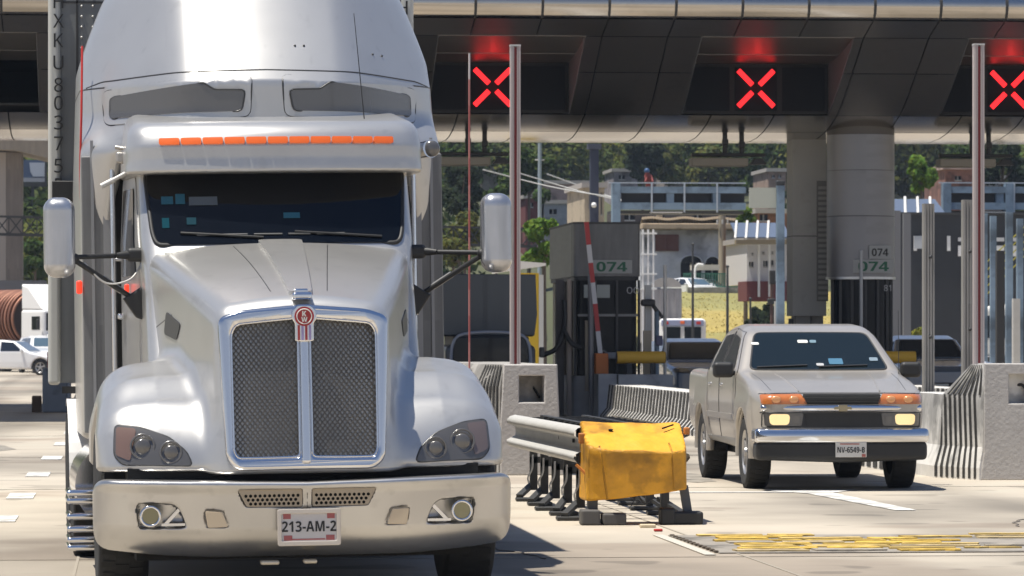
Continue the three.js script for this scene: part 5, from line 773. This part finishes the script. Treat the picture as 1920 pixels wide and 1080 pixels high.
tree('dark round shrub at the foot of the grass bank by the traffic light', 1432, 572, 612, 70, 200, G.dark, 1500, 'shrub');
tree('yellow green hedge bush among the posts at right', 1725, 618, 645, 60, 168, [.20, .20, .03], 1200, 'shrub');
tree('green tree beyond the far left pier', 66, 425, 520, 75, 225, G.mid, 2400);
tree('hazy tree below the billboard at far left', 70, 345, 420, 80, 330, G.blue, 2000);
tree('grey green shrubs behind the railing beside the truck', 850, 440, 500, 80, 205, G.olive, 1800, 'shrub');
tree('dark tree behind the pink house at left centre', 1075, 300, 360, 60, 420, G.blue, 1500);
tree('tree behind the panelled building and white posts', 1490, 330, 430, 90, 260, G.dark, 2200);
tree('green tree between the posts at far right', 1702, 380, 560, 60, 215, G.mid, 2200);
{ const one = leaves([[0, 0, 0, 1], [.6, .3, .2, .6], [-.6, .2, -.2, .65], [.1, .5, -.5, .6]], 1500, .065, [1, 1, 1]); const wood = (name, lab, N, pick, s0, s1) => { const im = new THREE.InstancedMesh(one, leafM, N), m = new THREE.Matrix4();
  for (let i = 0; i < N; i++) { const [px, d] = pick(), p = at(px, 632, d), x = p[0], z = p[2], s = rr(s0, s1) * (1 + d / 2500); m.compose(V(x, terrain(x, z) + s * .45, z), new THREE.Quaternion().setFromEuler(new THREE.Euler(rr(-.2, .2), rr(0, 6), rr(-.2, .2))), V(s, s * rr(.75, 1.2), s)); im.setMatrixAt(i, m); const k = rr(.55, 1.45), y = rnd(); im.setColorAt(i, C3(lerp(.030, .095, y) * k, lerp(.052, .108, y) * k, lerp(.014, .024, y) * k)); }
  im.name = name; im.userData = { kind: 'stuff', label: lab, category: 'forest' }; scene.add(im); };
  wood('forest', 'distant wooded hillside behind the town', 5200, () => [rr(-250, 2150), 640 + 1500 * rnd() ** 1.2], 3, 6);
  wood('wood', 'dark green wood on the slope just behind the houses', 1150, () => { if (rnd() < .22) return [rr(-250, 760), rr(250, 345)]; if (rnd() < .08) return [rr(1960, 2500), rr(215, 345)]; for (;;) { const px = rr(-150, 2050), d = rr(345, 520); if ((px > 1030 && px < 1165) || (px > 890 && px < 940 && rnd() > .3) || rnd() < .25) continue; return [px, d]; } }, 1.8, 4.6); }
// ---------- buildings ----------
function block(name, label, cat, px0, px1, pyT, d, depth, m, wins = [], roof = true, py0 = null) {
  const a = at(px0, pyT, d), b = at(px1, pyT, d), w = b[0] - a[0], z = (a[2] + b[2]) / 2, cx = (a[0] + b[0]) / 2, gy = py0 ? at(px0, py0, d)[1] : Math.min(terrain(cx, z) - .5, a[1] - 2), h = a[1] - gy, sc = d / FOC;
  const t = thing(name, label, cat, [cx, gy, z], -.0); const holes = wins.map(([x0, y0, x1, y1]) => [[x0, y1], [x1, y1], [x1, y0], [x0, y0]].map(([x, y]) => [(x - (px0 + px1) / 2) * sc, (pyT - y) * sc + h]));
  part('wall', [ext([[-w / 2, 0], [w / 2, 0], [w / 2, h], [-w / 2, h]], .3, 0, holes).translate(0, 0, -.3), span(-w / 2, -w / 2 + .3, 0, h, -.3, -depth), span(w / 2 - .3, w / 2, 0, h, -.3, -depth), span(-w / 2, w / 2, 0, h, -depth, -depth - .3)], m, t);
  holes.forEach(q => { const win = part('window', span(q[0][0], q[1][0], q[0][1], q[2][1], -.28, -.24), mat.darkWin, t); const sw = q[1][0] - q[0][0]; part('window_frame', [span((q[0][0] + q[1][0]) / 2 - .04, (q[0][0] + q[1][0]) / 2 + .04, q[0][1], q[2][1], -.22, -.16), span(q[0][0], q[1][0], q[0][1], q[0][1] + .08, -.22, .05)], M([.35, .34, .32], .7), win); });
  if (roof) part('roof', span(-w / 2 - .15, w / 2 + .15, h, h + .25, .15, -depth - .3), m === mat.brick ? mat.pink : M([.36, .33, .30], .9), t); return t;
}
block('brick_house', 'pinkish brick house front left of the chimney', 'house', 1018, 1102, 345, 300, 8, mat.pink, [[1052, 376, 1068, 392]]);
block('grey_house', 'grey walled house under the pink brick house', 'house', 1020, 1078, 382, 285, 6, M([.32, .33, .36], .9, 0, { map: rep(grime, .3) }), [[1030, 392, 1044, 404]]);
block('tan_tower', 'tan rough walled building with a round lamp at the end of the blue bridge', 'building', 1096, 1133, 352, 205, 8, mat.cream, [[1104, 366, 1108, 392], [1126, 360, 1129, 405]]);
{ const p = at(1114, 280, 203); const t = thing('dark_chimney', 'dark square pole rising above the tan building', 'chimney', [p[0], 0, p[2]]); part('shaft', span(-.2, .2, 6.5, p[1], -.2, .2), M([.03, .035, .06], .7), t); part('cap', span(-.32, .32, p[1], p[1] + .25, -.3, .3), M([.05, .055, .08], .7), t); part('clock_lamp', new THREE.SphereGeometry(.13, 14, 10).translate(-.05, at(1115, 385, 203)[1], .35), mat.white, t); }
block('white_villa', 'white colonial building with arches and a tiled cornice', 'building', 1200, 1400, 432, 250, 10, mat.plaster, [[1276, 492, 1316, 540], [1322, 494, 1350, 540], [1366, 486, 1380, 540], [1208, 445, 1214, 470]], false);
{ const p = at(1300, 425, 250), s = 250 / FOC; const t = thing('tiled_cornice', 'sunlit tan tiled cornice along the top of the white colonial building', 'roof', [p[0], p[1], p[2]]); part('cornice', rbox(200 * s, 12 * s, 1.2, .08, 0, 0, .2), mat.roofTile, t); for (let i = 0; i < 40; i++) part('roof_tile', new THREE.CylinderGeometry(.09, .09, 1.2, 8).rotateX(Math.PI / 2 - .35).translate(-3.05 + i * .156, .26 + .05 * Math.sin(i * .5), .2), mat.roofTile, t); part('chimney', rbox(.35, .5, .35, .03, -2.0, .45, 0), mat.cream, t);
  for (const [x0, x1, y0, y1] of [[1228, 1272, 440, 471], [1376, 1392, 440, 462]]) part('shuttered_window', [span((x0 - 1300) * s, (x1 - 1300) * s, (425 - y1) * s, (425 - y0) * s, .0, .08), span((x0 + x1 - 2600) / 2 * s - .04, (x0 + x1 - 2600) / 2 * s + .04, (425 - y1) * s, (425 - y0) * s, .08, .12)], M([.13, .045, .03], .7), t); }
for (const [px, py, w, l] of [[1296, 492, 20, 'left'], [1336, 494, 14, 'right']]) { const p = at(px, py, 249.6), s = 250 / FOC; const t = thing('arch_opening', 'dark ' + l + ' arch of the white colonial building', 'arch', [p[0], p[1], p[2]]); part('arch_void', ext([...Array(13)].map((_, i) => [Math.cos(Math.PI * i / 12) * w * s, Math.sin(Math.PI * i / 12) * 13 * s]), .05).translate(0, 0, 0), mat.darkWin, t); part('arch_trim', new THREE.TorusGeometry(1, .08, 6, 20, Math.PI).scale(w * s, 13 * s, 1), mat.plaster, t); }
block('panel_building', 'white panelled building with maroon base and small square windows', 'building', 1400, 1480, 455, 205, 7, M([.60, .58, .57], .7), [[1404, 491, 1413, 503], [1431, 489, 1440, 502], [1443, 488, 1451, 500], [1409, 474, 1412, 480], [1429, 472, 1433, 478], [1447, 471, 1450, 477]], true, 533);
{ const p = at(1440, 541, 204.6), s = 205 / FOC; const t = solo('maroon_plinth', 'maroon plinth wall under the white panelled building', 'wall', [span(p[0] - 40 * s, p[0] + 40 * s, p[1] - .6, p[1] + .35, p[2] - 3, p[2])], mat.maroon); for (const px of [1420, 1440, 1461]) part('pilaster', span(at(px, 0, 205)[0] - .05, at(px, 0, 205)[0] + .05, p[1] - .4, p[1] + 2.2, p[2] + .0, p[2] + .12), mat.white, t); }
{ const mk = (lab, px0, px1, pyT, pyB, d, n) => { const a = at(px0, pyB, d), b = at(px1, pyT, d), t = thing('awning', lab, 'awning', [a[0], a[1], a[2]]); const w = b[0] - a[0], h = b[1] - a[1]; part('sheet', bar([w / 2, .05, .6], [w / 2, h, -1.6], w, .06), M([.10, .13, .19], .5, .2), t); for (let i = 0; i < n; i++) part('rib', bar([w * (i + .1) / n - .15, .0, .75], [w * (i + .4) / n + .1, h + .1, -1.6], .10, .10), M([.60, .58, .54], .5), t); part('eave', span(0, w, -.25, -.05, -.2, .5), M([.26, .21, .13], .8), t); };
  mk('blue grey awning with pale ribs on the white panelled building', 1378, 1480, 417, 448, 203, 5); mk('blue grey awning with pale ribs right of the round column', 1672, 1768, 372, 402, 180, 4); }
{ const s = 180 / FOC; const bridge = (lab, px0, px1, d, post) => { const t = thing('pedestrian_bridge', lab, 'bridge', [0, 0, 0]); const Y = py => at(px0, py, d)[1], X = px => at(px, 0, d)[0], z = at((px0 + px1) / 2, 0, d)[2], bx = (x0, x1, y0, y1, zz = 0, dp = .5) => span(X(x0), X(x1), Y(y1), Y(y0), z + zz, z + zz - dp);
    part('top_beam', bx(px0, px1, 350, 362), mat.blueSteel, t); part('lower_beam', bx(px0, px1, 380, 393), mat.blueSteel, t);
    for (let x = px0 + 100; x < px1; x += 88) part('upright', bx(x, x + 14, 362.2, 379.8, -.05, .4), mat.blueSteel, t); part('dark_glazing', bx(px0 + 16, px1, 362.2, 379.8, -.42, .06), M([.014, .014, .017], .6), t); part('handrail', [bx(px0 - 10, px1, 342, 344, 0, .05), ...range(px0 + 70, px1, 62).map(x => bx(x, x + 3, 344, 398, .02, .06))], M([.42, .46, .50], .5, .3), t); part('under_rail', [bx(px0 + 70, px0 + 130, 397, 399)], mat.galv, t); part('deck', bx(px0, px1, 394, 400, -.6, 2), mat.darkSteel, t);
    for (const x of post) part('leg', span(X(x), X(x + 15), 0, Y(344), z + .05, z - .5), mat.blueSteel, t); };
  bridge('blue steel footbridge spanning behind the booth and the column', 1150, 1400, 182, [1147]); bridge('blue steel footbridge at the right edge of the photo', 1768, 2050, 182, [1766, 1885, 1985]); }
{ const p = at(1463, 0, 178); const t = thing('blue_post', 'blue steel post with a black cap left of the flat pier', 'post', [p[0], 0, p[2]]); part('shaft', span(-.16, .16, 0, at(0, 348, 178)[1], -.16, .16), mat.blueSteel, t); part('cap', rbox(.36, .2, .36, .05, 0, at(0, 343, 178)[1], 0), mat.black, t); part('panel', span(-1.3, -.17, at(0, 390, 178)[1], at(0, 352, 178)[1], -.1, 0), M([.42, .43, .36], .7), t); }
{ const t = thing('terminal_building', 'dark glazed building with white bands behind the posts at right', 'building', [0, 0, 0]); const d = 178, X = px => at(px, 0, d)[0], Y = py => at(0, py, d)[1], z = at(1820, 0, d)[2]; part('wall', span(X(1688), X(2060), 0, Y(402), z - 6, z - .5), M([.016, .017, .02], .5), t); for (const [y0, y1, x0] of [[445, 452, 1800], [460, 480, 1800], [442, 470, 1715]]) for (let i = 0; i < 5; i++) part('white_panel', span(X(x0 + i * 32), X(x0 + i * 32 + (x0 > 1750 ? 24 : 6)), Y(y1), Y(y0), z - .5, z - .4), mat.white, t); part('white_panel', span(X(1716), X(1752), Y(466), Y(442), z - .5, z - .38), M([.42, .44, .46], .7), t); part('roof', span(X(1688), X(2060), Y(402), Y(398), z - 6, z - .3), mat.darkSteel, t);
  for (let k = 0; k < 5; k++) part('stair_rail', bar([X(1800) + k * .1, Y(600) + k * .45, z + .3], [X(1930), Y(470) + k * .3, z + .3], .05, .05), M([.45, .40, .06], .6), t); }
[[1680, 395, 640, 150], [1700, 400, 650, 165], [1845, 400, 610, 150], [1862, 405, 600, 160], [1892, 398, 600, 140], [1912, 410, 610, 155], [1875, 470, 640, 120], [1905, 560, 690, 110]].forEach(([px, y0, y1, d], i) => { const p = at(px, 0, d), t = thing('steel_post', ['dark steel post just right of the round column', 'second dark steel post right of the round column', 'blue grey steel post right of the far striped pole', 'thin steel post second from the far striped pole', 'wide steel post near the right edge', 'steel post at the very right edge', 'black post against the pale van at right', 'short pale post above the right barrier'][i], 'post', [p[0], 0, p[2]]); const w = i < 2 ? .14 : i === 7 ? .09 : .11; part('shaft', span(-w, w, 0, at(0, y0, d)[1], -w, w), i < 2 ? M([.16, .16, .165], .5, .4) : i === 6 ? mat.black : i === 7 ? mat.galv : mat.blueSteel, t); part('foot', span(-w * 1.8, w * 1.8, 0, .06, -w * 1.8, w * 1.8), mat.darkSteel, t); });
block('brown_wall', 'dark brown house fronts under the blue footbridge', 'house', 1158, 1405, 396, 262, 6, M([.085, .065, .058], .9, 0, { map: rep(grime, .2) }), [[1170, 402, 1190, 415], [1230, 402, 1246, 414], [1300, 401, 1318, 414]], false);  // dark brown wall covering the pale ground behind
block('pale_house', 'pale house with two dark windows on the slope left of the grey mast', 'house', 952, 1004, 398, 300, 6, M([.46, .44, .42], .9, 0, { map: rep(grime, .2) }), [[960, 404, 972, 414], [984, 404, 996, 414]]);
block('lilac_house', 'lilac grey house with a flat roof under the trees right of the chimney', 'house', 1150, 1196, 322, 330, 6, M([.36, .32, .34], .9, 0, { map: rep(grime, .2) }), [[1160, 328, 1172, 338]]);
[[905, 940, 318, 345, [.40, .36, .33], 'beige house high on the slope between the truck mirror and striped pole'], [1012, 1040, 318, 360, [.44, .42, .40], 'pale house on the slope right of the slim grey mast'], [1066, 1092, 312, 420, [.38, .30, .27], 'small salmon house on the hazy slope left of the chimney'], [1210, 1238, 322, 370, [.42, .38, .33], 'cream house among the trees above the footbridge'], [1306, 1336, 328, 355, [.36, .33, .33], 'grey house just above the middle of the footbridge'], [1362, 1396, 324, 365, [.46, .43, .38], 'pale flat roofed house above the footbridge end'], [1440, 1474, 322, 300, [.34, .24, .19], 'brown house between the footbridge and the flat pier'], [1846, 1884, 336, 280, [.36, .30, .27], 'brownish house above the right footbridge beside the pole']].forEach(([x0, x1, y, d, c, l], i) => { const s = x0 + (x1 - x0) * .2; block('hillside_house', l, 'house', x0, x1, y, d, 7, M(c, .9, 0, { map: rep(grime, .25) }), [[s, y + 6, s + 6, y + 13], [s + 12, y + 6, s + 18, y + 13]]); });
block('brick_shed', 'small brick house with a flat roof above the right footbridge', 'house', 1772, 1835, 318, 235, 6, mat.brick, [[1790, 330, 1803, 340]]);
block('grey_block', 'plain brownish grey house block among the trees above the footbridge', 'house', 1245, 1292, 303, 345, 8, M([.30, .26, .245], .9, 0, { map: rep(grime, .2) }), [[1262, 312, 1270, 322]]);
block('orange_house', 'orange brick house left of the blue post', 'house', 1420, 1478, 400, 240, 6, M([.36, .17, .09], .9, 0, { map: rep(grime, .3) }), [[1424, 402, 1440, 416]]);
block('red_house', 'dark red house wall left of the pink brick house', 'house', 985, 1016, 372, 285, 5, mat.maroon, [[992, 380, 1000, 390]]);
{ const p = at(1247, 610, 195); const t = thing('grey_box_lorry', 'grey box lorry parked behind the ambulance', 'lorry', [p[0], 0, p[2]]); part('box', rbox(1.55, 2.5, 4, .05, 0, 2.55, -2), M([.36, .34, .34], .6, 0, { map: rep(streak, .5) }), t); part('roof_arch', ext([...[...Array(11)].map((_, i) => [Math.cos(Math.PI * i / 10) * .7, Math.sin(Math.PI * i / 10) * .45])], .1).translate(.05, 3.85, -.05), M([.3, .28, .26], .7), t); part('door_rib', [-.6, -.25, .1, .45].map(x => span(x, x + .05, 1.4, 3.7, .0, .04)), M([.26, .24, .24], .6), t); part('chassis', span(-.7, .7, .5, 1.3, -3.8, 0), mat.darkSteel, t); for (const s of [-1, 1]) wheel(t, s * .6, .4, -.8, .4, .25, s); }
{ const t = thing('white_mast_frame', 'white steel frame tower right of the booth', 'frame', [0, 0, 0]); const d = 150, X = px => at(px, 0, d)[0], Y = py => at(0, py, d)[1], z = at(1210, 0, d)[2]; for (const x of [1204, 1214, 1224]) part('upright', span(X(x), X(x + 3), 0, Y(430), z, z - .08), mat.white, t); for (const y of [436, 475, 512, 540]) part('crossbar', span(X(1202), X(1232), Y(y + 3), Y(y), z + .02, z - .06), mat.white, t); }
{ const t = thing('green_fence', 'green metal fence in front of the white colonial building', 'fence', [0, 0, 0]); const d = 238, X = px => at(px, 0, d)[0], Y = py => at(0, py, d)[1], z = at(1330, 0, d)[2]; for (let px = 1281; px < 1398; px += 4) part('paling', span(X(px), X(px + 2), Y(540), Y(512), z, z - .04), mat.greenFence, t); part('rail', [span(X(1280), X(1398), Y(514), Y(512), z + .01, z + .04), span(X(1280), X(1398), Y(538), Y(536), z + .01, z + .04)], mat.greenFence, t); part('carport_roof', span(X(1302), X(1352), Y(506), Y(496), z - 2, z - .5), M([.55, .50, .42], .7), t); part('pipe', tube([[X(1303), Y(540), z + .1], [X(1303), Y(505), z + .1], [X(1308), Y(496), z + .1], [X(1318), Y(497), z + .1]], .07), mat.white, t); }
{ const p0 = at(1282, 548, 236), p1 = at(1385, 548, 236); solo('terrace_wall', 'low pale wall on top of the grass bank', 'wall', span(p0[0], p1[0], 2.8, 4.3, p0[2] + 1.6, p0[2] + 1.9), mat.concrete); }
[[1299, 458, 600, 190, 'dark lamp post left over the grass bank'], [1364, 500, 625, 170, 'thin dark pole in the middle of the grass bank'], [1407, 560, 600, 196, 'faint thin pole at right of the grass bank']].forEach(([px, y0, y1, d, l]) => { const p = at(px, y1, d); const t = thing('thin_pole', l, 'pole', [p[0], 0, p[2]]); part('shaft', rod([0, 0, 0], [0, at(0, y0, d)[1], 0], .07, .045), mat.darkSteel, t); part('cap', new THREE.SphereGeometry(.07, 8, 6).translate(0, at(0, y0, d)[1], 0), mat.darkSteel, t); });
{ const p = at(1447, 0, 150); const t = thing('traffic_light', 'dark traffic light on a post left of the flat pier', 'traffic light', [p[0], 0, p[2]]); part('post', rod([0, 0, 0], [0, at(0, 520, 150)[1], 0], .06), M([.08, .04, .03], .6), t); part('signal_head', [rbox(.2, .5, .2, .04, .02, at(0, 520, 150)[1], 0), rbox(.26, .2, .2, .04, -.02, at(0, 565, 150)[1], 0)], mat.black, t); part('side_post', rod([.1, 0, .1], [.1, at(0, 565, 150)[1], .1], .03), mat.galv, t); }
{ const t = thing('utility_pole', 'pale concrete utility pole in front of the white colonial building', 'pole', [...at(1354, 0, 245)].map((v, i) => i === 1 ? 0 : v)); part('shaft', rod([0, 0, 0], [0, at(0, 402, 245)[1], 0], .26, .2), mat.cream, t); part('insulator', [-.3, 0, .3].map(x => rod([x, at(0, 420, 245)[1], .2], [x, at(0, 412, 245)[1], .2], .06)), mat.galv, t); }
{ const p = at(1012, 0, 232); const t = thing('grey_mast', 'slim grey mast in front of the large dark tree', 'pole', [p[0], 0, p[2]]); part('shaft', rod([0, 0, 0], [0, at(0, 268, 232)[1], 0], .14, .1), M([.25, .30, .33], .6), t); part('bracket', rbox(.5, .08, .1, .02, 0, at(0, 300, 232)[1], 0), mat.galv, t); }
// dark lattice railing of a walkway far behind the truck
{ const d = 205, t = thing('lattice_walkway', 'dark lattice railing of a walkway seen on both sides of the truck', 'walkway', [0, 0, 0]); const X = px => at(px, 0, d)[0], z = at(520, 0, d)[2], yt = px => at(0, lerp(408, 428, (px - 40) / 960), d)[1], hh = .85; const B = [];
  for (const [a, b] of [[-60, 110], [800, 1010]]) { part('top_rail', bar([X(a), yt(a), z], [X(b), yt(b), z], .1, .1), mat.black, t); part('bottom_rail', bar([X(a), yt(a) - hh, z], [X(b), yt(b) - hh, z], .12, .14), mat.black, t); for (let px = a; px < b; px += 26) { part('brace', bar([X(px), yt(px), z], [X(px + 26), yt(px + 26) - hh, z], .06, .06), mat.black, t); part('brace', bar([X(px + 26), yt(px + 26), z], [X(px), yt(px) - hh, z], .06, .06), mat.black, t); part('upright', bar([X(px), yt(px), z + .02], [X(px), yt(px) - hh, z + .02], .05, .05), mat.black, t); } }
  part('pylon', [span(X(800), X(812), 0, yt(800) - hh, z - .3, z), span(X(108), X(118), 0, yt(110) - hh, z - .3, z)], mat.darkSteel, t); }
{ const t = thing('overpass', 'concrete overpass beam and pier at the far left edge', 'overpass', [0, 0, 0]); const d = 215, X = px => at(px, 0, d)[0], Y = py => at(0, py, d)[1], z = at(20, 0, d)[2]; part('pier', [rbox(50 * d / FOC, Y(285), 1.6, .1, X(18), Y(285) / 2, z)], M([.26, .22, .185], .9, 0, { map: rep(streak, .2) }), t); part('pier_side', span(X(-14), X(12), 0, Y(287), z + .79, z + .83), M([.34, .30, .26], .9), t); part('beam', ext([[X(-160), Y(278)], [X(30), Y(285)], [X(95), Y(300)], [X(130), Y(306)], [X(130), Y(240)], [X(-160), Y(240)]], 6).translate(0, 0, z - 4), M([.30, .255, .20], .9, 0, { map: rep(streak, .2) }), t); }
{ const d = 262, X = px => at(px, 0, d)[0], Y = py => at(0, py, d)[1], z = at(66, 0, d)[2]; const t = thing('billboard', 'blue and white billboard in a dark frame at the far left', 'billboard', [0, 0, 0]); part('panel', span(X(36), X(86), Y(333), Y(300), z - .2, z), M([.06, .09, .16], .6), t); part('white_curve', ext([[X(55), Y(305)], [X(85), Y(305)], [X(85), Y(331)], [X(62), Y(331)], [X(57), Y(322)]], .03).translate(0, 0, z + .01), M([.45, .48, .54], .6), t); part('band', span(X(36), X(84), Y(341), Y(333.5), z - .1, z + .05), M([.30, .31, .34], .6), t); part('frame', [span(X(84), X(88), Y(350), Y(296), z, z + .12), span(X(36), X(88), Y(350), Y(342), z + .06, z + .14)], mat.darkSteel, t); part('mast', span(X(58), X(64), 0, Y(350), z - .5, z), mat.darkSteel, t); }
{ const d = 200, p = at(38, 0, 198), t = thing('roadside_hut', 'dark grey hut roof behind the coil truck at far left', 'hut', [p[0] - 1.2, 0, p[2] - 8]); part('wall', span(-2.2, 2.0, 0, 3.6, -3, 0), M([.05, .03, .03], .8), t); part('roof', span(-2.4, 2.2, 3.6, 4.3, -3, .3), M([.10, .10, .11], .8), t); part('fence_panel', span(2.1, 4.2, 3.2, 3.9, -1, -.8), M([.3, .28, .26], .8), t); }
{ // a figure working on the footbridge roof
  const p = at(1218, 362, 186); const t = thing('person', 'person in a blue cap and red top on the footbridge roof', 'person', p); const cap = (q, a, b, r) => { const ab = [b[0] - a[0], b[1] - a[1], b[2] - a[2]], ap = [q[0] - a[0], q[1] - a[1], q[2] - a[2]], u = clamp((ap[0] * ab[0] + ap[1] * ab[1] + ap[2] * ab[2]) / (ab[0] ** 2 + ab[1] ** 2 + ab[2] ** 2)); return Math.hypot(ap[0] - ab[0] * u, ap[1] - ab[1] * u, ap[2] - ab[2] * u) - r; };
  const bd = (x, y, z) => { const q = [x, y, z]; let d = cap(q, [.12, 0, 0], [.06, .42, 0], .08); d = smin(d, cap(q, [-.12, 0, 0], [-.06, .42, 0], .08), .06); d = smin(d, cap(q, [0, .4, 0], [-.1, .72, .1], .15), .08); d = smin(d, cap(q, [-.1, .74, .12], [-.22, .5, .3], .05), .05); d = smin(d, cap(q, [.05, .74, .1], [.1, .5, .3], .05), .05); return smin(d, cap(q, [-.12, .84, .14], [-.14, .93, .18], .10), .04); };
  part('body', surf(bd, [-.4, -.15, -.25], [.4, 1.15, .5], .035), M([.20, .04, .035], .8), t); part('cap', new THREE.SphereGeometry(.125, 14, 10).translate(-.14, .96, .17), M([.03, .08, .18], .5), t); }
[[0, 1], [1, 0], [2, 2]].forEach(([i]) => { const d = 200 + i * 6, t = solo('overhead_cable', ['thin overhead cable sloping behind the striped pole', 'second overhead cable sloping toward the footbridge', 'third overhead cable beside the tan building'][i], 'cable', tube([at(905 + i * 60, 318 + i * 4, d), at(1010 + i * 50, 345 + i * 6, d), at(1160 + i * 30, 372 + i * 10, d - 10)], .03, 20, 5), M([.4, .4, .38], .6)); });
renderer.render(scene, camera);
